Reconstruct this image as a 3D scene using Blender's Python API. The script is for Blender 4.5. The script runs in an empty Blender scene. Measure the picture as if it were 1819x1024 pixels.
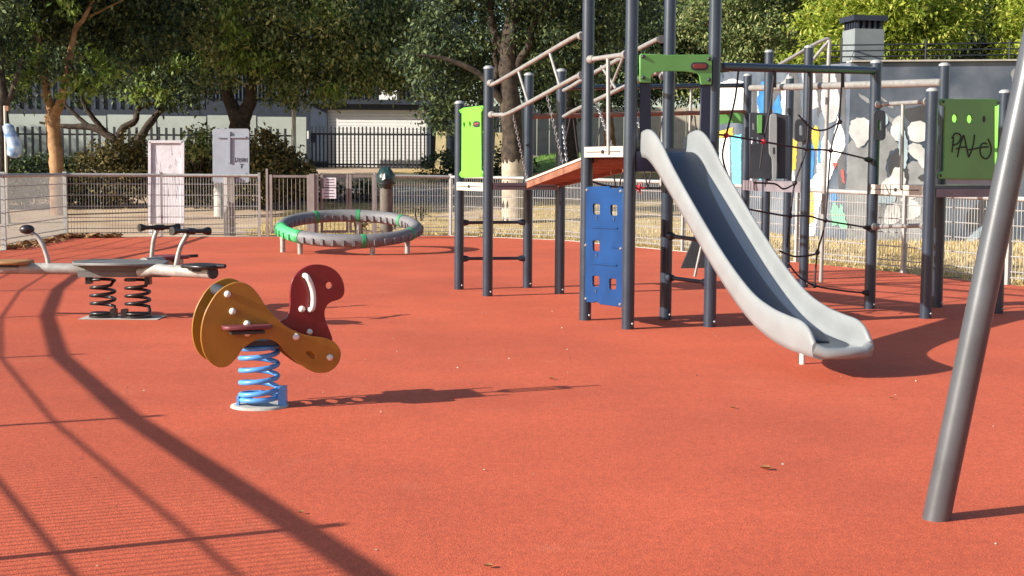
import bpy, math, random
import numpy as np
from mathutils import Vector, Matrix
rnd = random.Random(7)
rng = np.random.default_rng(5)
scene = bpy.context.scene
COL = scene.collection

# ---------------------------------------------------------------- camera, sky, sun, exposure
EYE, FPX, CX, CY = 1.25, 2500.0, 909.5, 512.0          # eye height (m), focal length in photo pixels
PITCH, ROLL = math.atan((512 - 303) / FPX), 0.0065
Fw = Vector((0, math.cos(PITCH), -math.sin(PITCH)))
R0, U0 = Vector((1, 0, 0)), Vector((0, math.sin(PITCH), math.cos(PITCH)))
Rt = R0 * math.cos(ROLL) + U0 * math.sin(ROLL)
Up = -R0 * math.sin(ROLL) + U0 * math.cos(ROLL)
cam_d = bpy.data.cameras.new('camera'); cam = bpy.data.objects.new('camera', cam_d); COL.objects.link(cam)
cam_d.sensor_width = 36; cam_d.lens = 36 * FPX / 1819; cam_d.clip_start = .05; cam_d.clip_end = 2000
m = Matrix.Identity(4)
for i in range(3):
    m[i][0], m[i][1], m[i][2] = Rt[i], Up[i], -Fw[i]
m[2][3] = EYE
cam.matrix_world = m
scene.camera = cam

SUN_EL, SUN_AZ = math.radians(24), math.radians(24)     # shadows run to the right and 24 degrees away
SH = Vector((math.cos(SUN_AZ), math.sin(SUN_AZ), 0))
TO_SUN = -SH * math.cos(SUN_EL) + Vector((0, 0, math.sin(SUN_EL)))
world = bpy.data.worlds.new('World'); scene.world = world; world.use_nodes = True
wn = world.node_tree.nodes; wl = world.node_tree.links
sky = wn.new('ShaderNodeTexSky'); sky.sky_type = 'NISHITA'; sky.sun_disc = False
sky.sun_elevation = SUN_EL; sky.sun_rotation = math.atan2(TO_SUN.x, TO_SUN.y)
sky.air_density = 1.0; sky.dust_density = 1.2
wl.new(sky.outputs[0], wn['Background'].inputs[0]); wn['Background'].inputs[1].default_value = .085
sd = bpy.data.lights.new('sun', 'SUN'); so = bpy.data.objects.new('sun', sd); COL.objects.link(so)
sd.energy = 4.6; sd.angle = math.radians(.53); sd.color = (1, .95, .86)
so.rotation_euler = (-TO_SUN).to_track_quat('-Z', 'Y').to_euler(); so.location = (-20, -10, 15)
vs = scene.view_settings
vs.view_transform = 'Standard'; vs.look = 'None'; vs.gamma = 1; vs.use_curve_mapping = False; vs.exposure = .95

# ---------------------------------------------------------------- photo pixel -> place in the world
def ray(x, y): return Fw * FPX + Rt * (x - CX) + Up * (CY - y)
def G(x, y, z=0.0):
    d = ray(x, y); t = (z - EYE) / d.z
    return Vector((d.x * t, d.y * t, z))
def PY(x, y, Y):
    d = ray(x, y); t = Y / d.y
    return Vector((d.x * t, Y, EYE + d.z * t))
def PP(x, y, p0, n):                                     # on the plane through p0 with normal n
    d = ray(x, y); o = Vector((0, 0, EYE)); t = (p0 - o).dot(n) / d.dot(n)
    return o + d * t
def ZY(x, y, Y): return PY(x, y, Y).z
def smooth(a, b, v):
    t = min(1, max(0, (v - a) / (b - a))); return t * t * (3 - 2 * t)
def terrain(x, y): return (1.35 + .5 * smooth(-1, 2, x)) * smooth(28, 52, y) * (1 - .6 * smooth(6, 14, x))

# ---------------------------------------------------------------- materials
def mat(name, col, rough=.55, metal=0.0, var=.12, scale=6.0, bump=0.0, bscale=60.0, detail=6, spec=.5, col2=None, coat=0):
    M = bpy.data.materials.new(name); M.use_nodes = True
    n, l = M.node_tree.nodes, M.node_tree.links
    b = n['Principled BSDF']; b.inputs['Roughness'].default_value = rough; b.inputs['Metallic'].default_value = metal
    b.inputs['Specular IOR Level'].default_value = spec
    if coat: b.inputs['Coat Weight'].default_value = coat; b.inputs['Coat Roughness'].default_value = .2
    tc = n.new('ShaderNodeTexCoord')
    nz = n.new('ShaderNodeTexNoise'); nz.inputs['Scale'].default_value = scale; nz.inputs['Detail'].default_value = detail
    l.new(tc.outputs['Object'], nz.inputs['Vector'])
    rp = n.new('ShaderNodeValToRGB'); l.new(nz.outputs[0], rp.inputs[0])
    c2 = col2 if col2 else tuple(min(1, c * (1 + var)) for c in col)
    c1 = col if col2 else tuple(c * (1 - var) for c in col)
    rp.color_ramp.elements[0].color = (*c1, 1); rp.color_ramp.elements[1].color = (*c2, 1)
    rp.color_ramp.elements[0].position = .35; rp.color_ramp.elements[1].position = .65
    l.new(rp.outputs[0], b.inputs['Base Color'])
    rr = n.new('ShaderNodeMapRange'); l.new(nz.outputs[0], rr.inputs[0])
    rr.inputs[3].default_value = max(0, rough - .08); rr.inputs[4].default_value = min(1, rough + .08)
    l.new(rr.outputs[0], b.inputs['Roughness'])
    if bump:
        n2 = n.new('ShaderNodeTexNoise'); n2.inputs['Scale'].default_value = bscale; n2.inputs['Detail'].default_value = 4
        l.new(tc.outputs['Object'], n2.inputs['Vector'])
        bp = n.new('ShaderNodeBump'); bp.inputs['Strength'].default_value = bump; bp.inputs['Distance'].default_value = .01
        l.new(n2.outputs[0], bp.inputs['Height']); l.new(bp.outputs[0], b.inputs['Normal'])
    return M

def rubber_mat():
    M = bpy.data.materials.new('red_rubber'); M.use_nodes = True
    n, l = M.node_tree.nodes, M.node_tree.links; b = n['Principled BSDF']
    b.inputs['Roughness'].default_value = .78; b.inputs['Specular IOR Level'].default_value = .45
    tc = n.new('ShaderNodeTexCoord')
    def noise(s, d, r=.6):
        z = n.new('ShaderNodeTexNoise'); z.inputs['Scale'].default_value = s; z.inputs['Detail'].default_value = d
        z.inputs['Roughness'].default_value = r; l.new(tc.outputs['Object'], z.inputs['Vector']); return z
    vo = n.new('ShaderNodeTexVoronoi'); vo.inputs['Scale'].default_value = 190; l.new(tc.outputs['Object'], vo.inputs['Vector'])
    r1 = n.new('ShaderNodeValToRGB'); l.new(vo.outputs['Color'], r1.inputs[0])
    e = r1.color_ramp.elements
    e[0].position, e[0].color = .1, (.43, .070, .027, 1); e[1].position, e[1].color = .9, (.68, .128, .054, 1)
    big = noise(.55, 5, .65); r2 = n.new('ShaderNodeValToRGB'); l.new(big.outputs[0], r2.inputs[0])
    r2.color_ramp.elements[0].position, r2.color_ramp.elements[0].color = .36, (.84, .84, .84, 1)
    r2.color_ramp.elements[1].position, r2.color_ramp.elements[1].color = .66, (1.06, 1.1, 1.12, 1)
    mid = noise(22, 6, .7); r3 = n.new('ShaderNodeValToRGB'); l.new(mid.outputs[0], r3.inputs[0])
    r3.color_ramp.elements[0].position, r3.color_ramp.elements[0].color = .3, (.86, .84, .84, 1)
    r3.color_ramp.elements[1].position, r3.color_ramp.elements[1].color = .7, (1.1, 1.1, 1.1, 1)
    def mul(a, c, f=1):
        x = n.new('ShaderNodeMix'); x.data_type = 'RGBA'; x.blend_type = 'MULTIPLY'; x.inputs[0].default_value = f
        l.new(a, x.inputs[6]); l.new(c, x.inputs[7]); return x.outputs[2]
    c = mul(mul(r1.outputs[0], r2.outputs[0]), r3.outputs[0])
    # scuffed, dusty patches with a shape of their own
    st = noise(1.7, 8, .72); rs = n.new('ShaderNodeValToRGB'); l.new(st.outputs[0], rs.inputs[0])
    rs.color_ramp.elements[0].position, rs.color_ramp.elements[0].color = .58, (0, 0, 0, 1)
    rs.color_ramp.elements[1].position, rs.color_ramp.elements[1].color = .8, (.35, .35, .35, 1)
    x = n.new('ShaderNodeMix'); x.data_type = 'RGBA'; l.new(rs.outputs[0], x.inputs[0]); l.new(c, x.inputs[6])
    x.inputs[7].default_value = (.58, .22, .13, 1)
    l.new(x.outputs[2], b.inputs['Base Color'])
    bp = n.new('ShaderNodeBump'); bp.inputs['Strength'].default_value = .45; bp.inputs['Distance'].default_value = .003
    l.new(vo.outputs['Distance'], bp.inputs['Height'])
    b2 = n.new('ShaderNodeBump'); b2.inputs['Strength'].default_value = .18; b2.inputs['Distance'].default_value = .010
    l.new(mid.outputs[0], b2.inputs['Height']); l.new(bp.outputs[0], b2.inputs['Normal'])
    l.new(b2.outputs[0], b.inputs['Normal'])
    return M

def leaf_mat(name, cols, trans=.35):
    M = bpy.data.materials.new(name); M.use_nodes = True
    n, l = M.node_tree.nodes, M.node_tree.links; b = n['Principled BSDF']; out = n['Material Output']
    b.inputs['Roughness'].default_value = .55; b.inputs['Specular IOR Level'].default_value = .3
    g = n.new('ShaderNodeNewGeometry'); rp = n.new('ShaderNodeValToRGB'); l.new(g.outputs['Random Per Island'], rp.inputs[0])
    e = rp.color_ramp.elements
    e[0].color = (*cols[0], 1); e[1].color = (*cols[-1], 1)
    for i, c in enumerate(cols[1:-1]):
        k = e.new((i + 1) / (len(cols) - 1)); k.color = (*c, 1)
    l.new(rp.outputs[0], b.inputs['Base Color'])
    t = n.new('ShaderNodeBsdfTranslucent'); l.new(rp.outputs[0], t.inputs[0])
    mx = n.new('ShaderNodeMixShader'); mx.inputs[0].default_value = trans
    l.new(b.outputs[0], mx.inputs[1]); l.new(t.outputs[0], mx.inputs[2]); l.new(mx.outputs[0], out.inputs[0])
    return M

M = {}
M['rubber'] = rubber_mat()
M['post'] = mat('grey_post_paint', (.025, .036, .056), .31, .0, .10, 5, .04, 200, spec=.6)
M['rail'] = mat('pale_steel_rail', (.30, .288, .268), .45, .25, .12, 14, .03, 200)
M['swing'] = mat('swing_steel', (.105, .11, .12), .30, .35, .10, 7, .03, 240)
M['cap'] = mat('grey_cap', (.30, .31, .31), .5)
M['chute'] = mat('pale_slide_plastic', (.240, .252, .255), .38, 0, .06, 5, .02, 120, spec=.5)
M['chute_bed'] = mat('slate_slide_bed', (.042, .062, .104), .42, 0, .07, 4)
M['blue'] = mat('blue_panel', (.007, .046, .155), .5, 0, .16, 3.5, .05, 40, spec=.25)
M['navy'] = mat('navy_panel', (.020, .026, .055), .42, 0, .12, 6)
M['lime'] = mat('lime_panel', (.165, .62, .045), .45, 0, .03, 3)
M['green'] = mat('green_panel', (.125, .33, .085), .5, 0, .08, 4)
M['black'] = mat('black_rubber', (.018, .018, .02), .5)
M['charcoal'] = mat('charcoal_panel', (.030, .033, .040), .5)
M['logo'] = mat('dull_red_badge', (.22, .04, .035), .5)
M['rope'] = mat('dark_rope', (.030, .022, .028), .8)
M['red_joint'] = mat('red_joint', (.42, .02, .035), .45)
M['chain'] = mat('chain_steel', (.33, .33, .33), .42, .5)
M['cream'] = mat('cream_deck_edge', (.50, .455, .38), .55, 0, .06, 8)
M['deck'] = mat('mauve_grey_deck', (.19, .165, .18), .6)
M['wood'] = mat('red_brown_plank', (.25, .105, .062), .65, 0, .25, 9, .2, 50)
M['ochre'] = mat('ochre_panel', (.33, .142, .013), .36, 0, .10, 9, .02, 90, coat=.15)
M['redp'] = mat('dark_red_panel', (.20, .008, .012), .33, 0, .07, 5, .015, 90, coat=.2)
M['pale_core'] = mat('pale_core', (.55, .42, .28), .5)
M['white'] = mat('white_plastic', (.74, .71, .66), .4)
M['spring_blue'] = mat('blue_spring_paint', (.09, .30, .66), .36, 0, .08, 20)
M['black_metal'] = mat('black_spring_paint', (.022, .018, .018), .34, .1, .3, 40)
M['seesaw'] = mat('worn_grey_steel', (.36, .345, .315), .5, .25, .22, 11, .06, 90)
M['seesaw_top'] = mat('grey_seesaw_plate', (.15, .145, .14), .55, .1, .18, 9, .08, 120)
M['seat_tan'] = mat('tan_seat', (.34, .17, .06), .6)
M['seat_red'] = mat('dark_red_seat', (.17, .035, .04), .5)
M['pad'] = mat('grey_pad', (.17, .165, .17), .62, 0, .10, 12, .15, 160)
M['pad_green'] = mat('green_pad', (.08, .48, .17), .5, 0, .08, 10, .1, 160)
M['band'] = mat('green_band', (.04, .27, .10), .5)
M['fence'] = mat('pale_galvanised_wire', (.37, .36, .345), .5, .15, .10, 15)
M['gate'] = mat('gate_steel', (.25, .215, .20), .5, .2, .10, 8)
M['concrete'] = mat('concrete', (.42, .39, .35), .85, 0, .12, 8, .2, 60)
M['dirt'] = mat('sandy_earth', (.42, .30, .20), .95, 0, .1, .8, .5, 25, 10, .1, (.56, .42, .29))
M['straw'] = mat('dry_grass_earth', (.40, .28, .12), .95, 0, .1, 3, .5, 40, 8, .1, (.56, .43, .21))
M['lawn'] = mat('lawn_soil', (.12, .20, .045), .95, 0, .2, 2, .4, 40)
M['asphalt'] = mat('grey_paving', (.20, .185, .18), .9, 0, .12, 5, .2, 80)
M['blade'] = leaf_mat('straw_blades', [(.34, .23, .08), (.56, .42, .18), (.66, .54, .27)], .25)
M['grass'] = leaf_mat('green_blades', [(.09, .18, .03), (.16, .30, .05), (.24, .36, .08)], .3)
M['bark'] = mat('dark_bark', (.032, .025, .020), .9, 0, .1, 9, .9, 18, 8, .2, (.080, .060, .046))
M['pale_sunlit_bark'] = mat('pale_sunlit_bark', (.34, .28, .21), .9, 0, .1, 7, .7, 18, 8, .2, (.48, .41, .32))  # bark with sunlight put into its colour; the rubber debris borrows this tone
M['bark_tan'] = mat('tan_bark', (.22, .115, .058), .85, 0, .1, 4, .7, 18, 8, .2, (.40, .235, .12))
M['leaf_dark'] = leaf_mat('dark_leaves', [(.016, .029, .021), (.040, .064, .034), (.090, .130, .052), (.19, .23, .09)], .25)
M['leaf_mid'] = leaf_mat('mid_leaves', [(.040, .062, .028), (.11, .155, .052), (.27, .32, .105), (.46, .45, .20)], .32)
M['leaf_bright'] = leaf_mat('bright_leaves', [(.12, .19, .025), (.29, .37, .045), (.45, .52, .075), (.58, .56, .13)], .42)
M['leaf_sprig'] = leaf_mat('sprig_leaves', [(.06, .10, .018), (.13, .20, .030), (.23, .31, .055), (.33, .38, .10)], .38)
M['leaf_hedge'] = leaf_mat('hedge_leaves', [(.036, .036, .014), (.085, .072, .026), (.18, .14, .05), (.26, .22, .08)], .2)
M['leaf_litter'] = leaf_mat('dry_leaves', [(.16, .07, .03), (.30, .15, .06), (.46, .28, .13)], .1)
M['board'] = mat('chalky_board', (.56, .52, .55), .8, 0, .09, 4, .5, 14)
M['sign'] = mat('sign_back_metal', (.30, .325, .375), .5, .2, .05, 6)
M['lamp'] = mat('lamp_steel', (.52, .50, .46), .45, .3)
M['stain'] = mat('grey_ink', (.12, .12, .15), .8)
M['ink'] = mat('black_spray_paint', (.012, .018, .012), .7)
M['bag'] = mat('dark_green_bag', (.015, .04, .038), .25, 0, .2, 20, .3, 40)
M['bin_post'] = mat('weathered_wood_post', (.12, .105, .085), .85, 0, .2, 8, .4, 40)
M['bluebag'] = mat('blue_plastic', (.10, .20, .40), .3, 0, .1, 7, .4, 22, 6, .5, (.55, .62, .70))
M['slate'] = mat('slate_cladding', (.038, .052, .078), .5, 0, .12, 3)
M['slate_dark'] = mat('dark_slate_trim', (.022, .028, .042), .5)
M['door'] = mat('white_shutter_paint', (.78, .75, .71), .55, 0, .04, 3)
M['bar'] = mat('black_fence_paint', (.016, .018, .022), .5)
M['palewall'] = mat('pale_render', (.34, .37, .33), .85, 0, .1, 1.5, .2, 30)
M['beige'] = mat('beige_boards', (.44, .38, .29), .8, 0, .12, 3)
M['mural_grey'] = mat('grey_mural_wall', (.050, .068, .098), .6, 0, .1, 1.1, .25, 30, 9, .35, (.15, .17, .205))
M['mural_white'] = mat('white_mural_paint', (.70, .70, .68), .8, 0, .22, 2.6)
M['mural_sky'] = mat('pale_blue_mural_paint', (.45, .56, .62), .8, 0, .22, 2.6)
M['mural_cyan'] = mat('cyan_mural_paint', (.13, .50, .62), .8)
M['mural_blue'] = mat('blue_mural_paint', (.03, .16, .42), .8, 0, .2, 5)
M['mural_yellow'] = mat('yellow_mural_paint', (.52, .32, .05), .8, 0, .2, 5)
M['mural_dark'] = mat('dark_mural_paint', (.07, .07, .075), .8, 0, .22, 2.6)
M['mural_mid'] = mat('mid_grey_mural_paint', (.33, .335, .34), .8, 0, .22, 2.6)
M['mural_red'] = mat('red_mural_paint', (.38, .07, .06), .8)
M['mural_green'] = mat('green_mural_paint', (.14, .48, .25), .8)
M['mural_lilac'] = mat('lilac_mural_paint', (.56, .45, .60), .8)
M['chimney'] = mat('chimney_render', (.19, .215, .22), .85, 0, .06, 4, .1, 40)
M['stone'] = mat('tan_stone', (.55, .44, .24), .85, 0, .1, 5, .2, 40)

# ---------------------------------------------------------------- mesh tools
WL = {}
def tag(o, label=None, cat=None, group=None, kind=None):
    if label: o['label'] = label
    if cat: o['category'] = cat
    if group: o['group'] = group
    if kind: o['kind'] = kind
    return o
def thing(name, label, cat, loc, group=None):
    o = bpy.data.objects.new(name, None); COL.objects.link(o); o.location = loc; o.empty_display_size = .2
    WL[o.name] = Vector(loc); return tag(o, label, cat, group)
def link(name, me, parent=None, loc=None):
    o = bpy.data.objects.new(name, me); COL.objects.link(o)
    if parent is not None:
        o.parent = parent; WL[o.name] = WL[parent.name]
        if loc is not None: o.location = Vector(loc) - WL[parent.name]; WL[o.name] = Vector(loc)
    else:
        if loc is not None: o.location = loc
        WL[o.name] = Vector(loc) if loc is not None else Vector((0, 0, 0))
    return o

class MB:
    def __init__(s): s.v, s.f, s.sm = [], [], []
    def add(s, vs_, fs_, smooth_=False):
        b = len(s.v); s.v += [tuple(x) for x in vs_]
        s.f += [tuple(i + b for i in q) for q in fs_]; s.sm += [smooth_] * len(fs_); return s
    def box(s, c, h, rot=None):
        c = Vector(c); P = []
        for sx in (-1, 1):
            for sy in (-1, 1):
                for sz in (-1, 1):
                    d = Vector((sx * h[0], sy * h[1], sz * h[2])); P.append(c + (rot @ d if rot else d))
        return s.add(P, [(0, 1, 3, 2), (4, 6, 7, 5), (0, 4, 5, 1), (2, 3, 7, 6), (0, 2, 6, 4), (1, 5, 7, 3)])
    def obox(s, p, ex, ey, ez):                          # from corner p along three edge vectors
        p, ex, ey, ez = map(Vector, (p, ex, ey, ez))
        P = [p, p + ex, p + ex + ey, p + ey]; P += [q + ez for q in P]
        return s.add(P, [(0, 3, 2, 1), (4, 5, 6, 7), (0, 1, 5, 4), (1, 2, 6, 5), (2, 3, 7, 6), (3, 0, 4, 7)])
    def beam(s, a, b, w, h, up=(0, 0, 1)):               # box bar from a to b
        a, b = Vector(a), Vector(b); d = (b - a).normalized(); x = d.cross(Vector(up))
        if x.length < 1e-4: x = Vector((1, 0, 0))
        x.normalize(); u = x.cross(d).normalized()
        return s.obox(a - x * w / 2 - u * h / 2, x * w, b - a, u * h)
    def tube(s, pts, r, seg=8, closed=False, cap=True):
        pts = [Vector(p) for p in pts]; n = len(pts)
        rs = r if isinstance(r, (list, tuple)) else [r] * n
        P, fr = [], None
        for i in range(n):
            if closed: t = pts[(i + 1) % n] - pts[i - 1]
            else: t = pts[min(i + 1, n - 1)] - pts[max(i - 1, 0)]
            if t.length < 1e-9: t = Vector((0, 0, 1))
            t.normalize()
            if fr is None:
                a = Vector((0, 0, 1)) if abs(t.z) < .9 else Vector((1, 0, 0)); fr = (a - t * a.dot(t)).normalized()
            else:
                fr = fr - t * fr.dot(t); fr.normalize()
            bn = t.cross(fr)
            for k in range(seg):
                a = 2 * math.pi * k / seg; P.append(pts[i] + (fr * math.cos(a) + bn * math.sin(a)) * rs[i])
        F = []
        for i in range(n if closed else n - 1):
            j = (i + 1) % n
            for k in range(seg):
                k2 = (k + 1) % seg; F.append((i * seg + k, i * seg + k2, j * seg + k2, j * seg + k))
        s.add(P, F, seg > 4)
        if cap and not closed:
            s.add(P[:seg], [tuple(range(seg - 1, -1, -1))]); s.add(P[-seg:], [tuple(range(seg))])
        return s
    def ball(s, c, r, seg=10, ring=6, sc=(1, 1, 1), jit=0):
        c = Vector(c); P = [c + Vector((0, 0, r * sc[2]))]
        for i in range(1, ring):
            a = math.pi * i / ring
            for k in range(seg):
                b = 2 * math.pi * k / seg; q = r * (1 + (rnd.uniform(-jit, jit) if jit else 0))
                P.append(c + Vector((q * sc[0] * math.sin(a) * math.cos(b), q * sc[1] * math.sin(a) * math.sin(b), q * sc[2] * math.cos(a))))
        P.append(c - Vector((0, 0, r * sc[2]))); F = []
        for k in range(seg):
            k2 = (k + 1) % seg; F.append((0, 1 + k, 1 + k2)); L = 1 + (ring - 2) * seg; F.append((len(P) - 1, L + k2, L + k))
            for i in range(ring - 2):
                A = 1 + i * seg; F.append((A + k, A + seg + k, A + seg + k2, A + k2))
        return s.add(P, F, True)
    def disc(s, c, axis, r, h, seg=12):
        c, axis = Vector(c), Vector(axis).normalized(); return s.tube([c - axis * h / 2, c + axis * h / 2], r, seg)
    def build(s, name, material, parent=None, kind=None, loc=None, local=False, **kw):
        me = bpy.data.meshes.new(name)
        base = Vector((0, 0, 0)) if local else Vector(loc) if loc is not None else (WL[parent.name] if parent is not None else Vector((0, 0, 0)))
        me.from_pydata([tuple(Vector(q) - base) for q in s.v], [], s.f)
        me.polygons.foreach_set('use_smooth', s.sm); me.materials.append(material); me.update()
        o = link(name, me, parent, loc)
        if kind: o['kind'] = kind
        if kw: tag(o, **kw)
        return o

def frame(p0, n):
    n = Vector(n).normalized(); ex = Vector((0, 0, 1)).cross(n)
    ex = ex.normalized() if ex.length > 1e-5 else Vector((1, 0, 0))
    return ex, n.cross(ex), n
def plate_mesh(name, outline, holes, p0, n, thick, bevel, base, res=1):
    """filled flat shape (3D points on a plane) with real holes and rounded edges, centred on the plane"""
    ex, ey, nn = frame(p0, n); p0 = Vector(p0)
    cu = bpy.data.curves.new(name, 'CURVE'); cu.dimensions = '2D'; cu.fill_mode = 'BOTH'
    cu.extrude = max(0.0005, thick / 2 - bevel); cu.bevel_depth = bevel; cu.bevel_resolution = 1; cu.offset = -bevel
    for loop in [outline] + list(holes):
        sp = cu.splines.new('POLY'); sp.points.add(len(loop) - 1); sp.use_cyclic_u = True
        for q, pt in zip(loop, sp.points):
            d = Vector(q) - p0; pt.co = (d.dot(ex), d.dot(ey), 0, 1)
    ob = bpy.data.objects.new(name, cu); COL.objects.link(ob)
    dg = bpy.context.evaluated_depsgraph_get(); me = bpy.data.meshes.new_from_object(ob.evaluated_get(dg))
    bpy.data.objects.remove(ob); bpy.data.curves.remove(cu); me.name = name
    mt = Matrix.Identity(4)
    for i in range(3): mt[i][0], mt[i][1], mt[i][2], mt[i][3] = ex[i], ey[i], nn[i], p0[i] - base[i]
    me.transform(mt); me.update(); return me
def plate(name, outline, p0, n, thick, material, parent=None, holes=(), bevel=.004):
    base = WL[parent.name] if parent is not None else Vector((0, 0, 0))
    me = plate_mesh(name, outline, holes, p0, n, thick, bevel, base)
    me.materials.clear(); me.materials.append(material); return link(name, me, parent)
def px_on(pts, p0, n): return [PP(x, y, p0, n) for x, y in pts]
def smooth_loop(pts, k=4):
    out = []; n = len(pts)
    for i in range(n):
        p = [pts[(i + j - 1) % n] for j in range(4)]
        for t in range(k):
            u = t / k
            out.append(tuple(.5 * (2 * p[1][c] + (p[2][c] - p[0][c]) * u + (2 * p[0][c] - 5 * p[1][c] + 4 * p[2][c] - p[3][c]) * u * u + (3 * p[1][c] - p[0][c] - 3 * p[2][c] + p[3][c]) * u ** 3) for c in range(len(pts[0]))))
    return out
def smooth_path(pts, k=5):
    e = [tuple(2 * a - b for a, b in zip(pts[0], pts[1]))] + [tuple(p) for p in pts] + [tuple(2 * a - b for a, b in zip(pts[-1], pts[-2]))]
    out = []
    for i in range(1, len(e) - 2):
        for t in range(k):
            u = t / k; p = e[i - 1:i + 3]
            out.append(tuple(.5 * (2 * p[1][c] + (p[2][c] - p[0][c]) * u + (2 * p[0][c] - 5 * p[1][c] + 4 * p[2][c] - p[3][c]) * u * u + (3 * p[1][c] - p[0][c] - 3 * p[2][c] + p[3][c]) * u ** 3) for c in range(len(e[0]))))
    return out + [tuple(pts[-1])]
def ell(cx_, cy_, rx, ry, n=14): return [(cx_ + rx * math.cos(2 * math.pi * i / n), cy_ + ry * math.sin(2 * math.pi * i / n)) for i in range(n)]
def rrect(x0, y0, x1, y1, r, k=4):
    out = []
    for (a, b, s0) in ((x1 - r, y1 - r, 0), (x0 + r, y1 - r, 90), (x0 + r, y0 + r, 180), (x1 - r, y0 + r, 270)):
        for i in range(k + 1):
            t = math.radians(s0 + 90 * i / k); out.append((a + r * math.cos(t), b + r * math.sin(t)))
    return out
def stroke(mb, pts, p0, n, r): mb.tube([PP(x, y, p0, n) for x, y in smooth_path(pts, 4)], r, 6)

# ================================================================ THE SETTING
def sheet(name, material, xs, ys, dz, keep=None, kind='structure'):
    V, F, idx = [], [], {}
    for j, y in enumerate(ys):
        for i, x in enumerate(xs):
            idx[i, j] = len(V); V.append((x, y, terrain(x, y) + dz))
    for j in range(len(ys) - 1):
        for i in range(len(xs) - 1):
            if keep is None or keep((xs[i] + xs[i + 1]) / 2, (ys[j] + ys[j + 1]) / 2):
                F.append((idx[i, j], idx[i + 1, j], idx[i + 1, j + 1], idx[i, j + 1]))
    mb = MB().add(V, F, True); o = mb.build(name, material); o['kind'] = kind; return o
def lin(a, b, n): return [a + (b - a) * i / (n - 1) for i in range(n)]
sheet('ground', M['dirt'], [-600, -200, -80] + lin(-50, 60, 45) + [100, 250, 600], [-200, -40] + lin(-10, 70, 50) + [100, 200, 500, 900], -.012)
GRASS = lambda x, y: y > 14
gb = [G(440, 405), G(520, 386), G(640, 368), G(820, 352)]
dry = MB()
dp = [G(430, 417), G(470, 402), G(560, 383), G(690, 368), G(900, 356), G(1100, 348)] + [Vector((8, 50, 0)), Vector((16, 44, 0)), Vector((24, 30, 0)), Vector((22, 8, 0)), Vector((7.6, 8, 0)), Vector((6.2, 14, 0))] + [G(1790, 506), G(1605, 485), G(1415, 466), G(1213, 447), G(1000, 427), G(800, 419), G(667, 420)]
def in_poly(x, y, poly):
    c = False; n = len(poly)
    for i in range(n):
        a, b = poly[i], poly[i - 1]
        if (a[1] > y) != (b[1] > y) and x < (b[0] - a[0]) * (y - a[1]) / (b[1] - a[1]) + a[0]: c = not c
    return c
sheet('dry_grass_bank', M['straw'], lin(-9, 24, 67), lin(10, 52, 85), -.004, lambda x, y: in_poly(x, y, dp))
sheet('lawn', M['lawn'], lin(-4, 12, 33), lin(41, 56, 31), .006, lambda x, y: 43.5 < y < 54 and -2.2 < x < 9)
sheet('asphalt_path', M['asphalt'], lin(-9, 6, 31), lin(35, 42, 15), .002, lambda x, y: 36.5 + .05 * x < y < 41 and x > -6)

# rubber surface: one sheet bounded by the fence line
FENCE_L = [(-.62, -.6), (-1.85, 1.6), (-3.03, 3.80), (-4.21, 5.97), (-5.32, 8.31), (-6.22, 10.80), (-6.97, 13.40), (-7.50, 15.95), (-7.76, 18.60)]
f0, f1 = G(8, 444.5), G(117, 423)
bk = [G(288, 421), G(461, 421), G(474, 421), G(555, 420.5), G(563, 420.5), G(667, 420), G(800, 419), G(1000, 427), G(1213, 447), G(1415, 466), G(1605, 485), G(1790, 506)]
edge = [Vector((x, y, 0)) for x, y in FENCE_L] + [f0, f1] + bk + [Vector((7.4, 13, 0)), Vector((8.2, 9, 0)), Vector((8.6, 2, 0)), Vector((8, -5, 0)), Vector((2, -6, 0))]
mb = MB(); n = len(edge)
cen = sum(edge, Vector()) / n
ring = [p + (cen - p).normalized() * .02 for p in edge]
mb.add([(p.x, p.y, 0) for p in ring] + [(p.x, p.y, -.05) for p in ring], [tuple(range(n))] + [(i, i + n, (i + 1) % n + n, (i + 1) % n) for i in range(n)])
mb.build('rubber_surface', M['rubber'], kind='structure')
kb = MB()
for a, b in zip(edge[8:20], edge[9:21]):
    kb.beam(a + Vector((0, 0, -.03)), b + Vector((0, 0, -.03)), .07, .075)
kb.build('concrete_edging', M['concrete'], kind='structure')

# ================================================================ MESH FENCE
def wire_panel(mb, a, b, za, zb, gap=.06, pitch=.05, rails=True, r=.0036):
    a, b = Vector((a[0], a[1], 0)), Vector((b[0], b[1], 0)); L = (b - a).length; d = (b - a).normalized(); k = max(2, int(L / pitch))
    for i in range(1, k):
        t = i / k; p = a.lerp(b, t); zt = za + (zb - za) * t
        mb.tube([p + Vector((0, 0, gap)), p + Vector((0, 0, zt - .02))], r, 4, cap=False)
    e = d * .02; nrm = Vector((-d.y, d.x, 0)) * .007
    lv = [.02] + [(q + .5) / 5.5 for q in range(5)]
    for q in lv:
        A, B = a + e + Vector((0, 0, gap + (za - gap) * q)), b - e + Vector((0, 0, gap + (zb - gap) * q))
        mb.tube([A + nrm, B + nrm], .0075, 4, cap=False)
    A, B = a + e + Vector((0, 0, za - .04)), b - e + Vector((0, 0, zb - .04))
    return A, B
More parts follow.
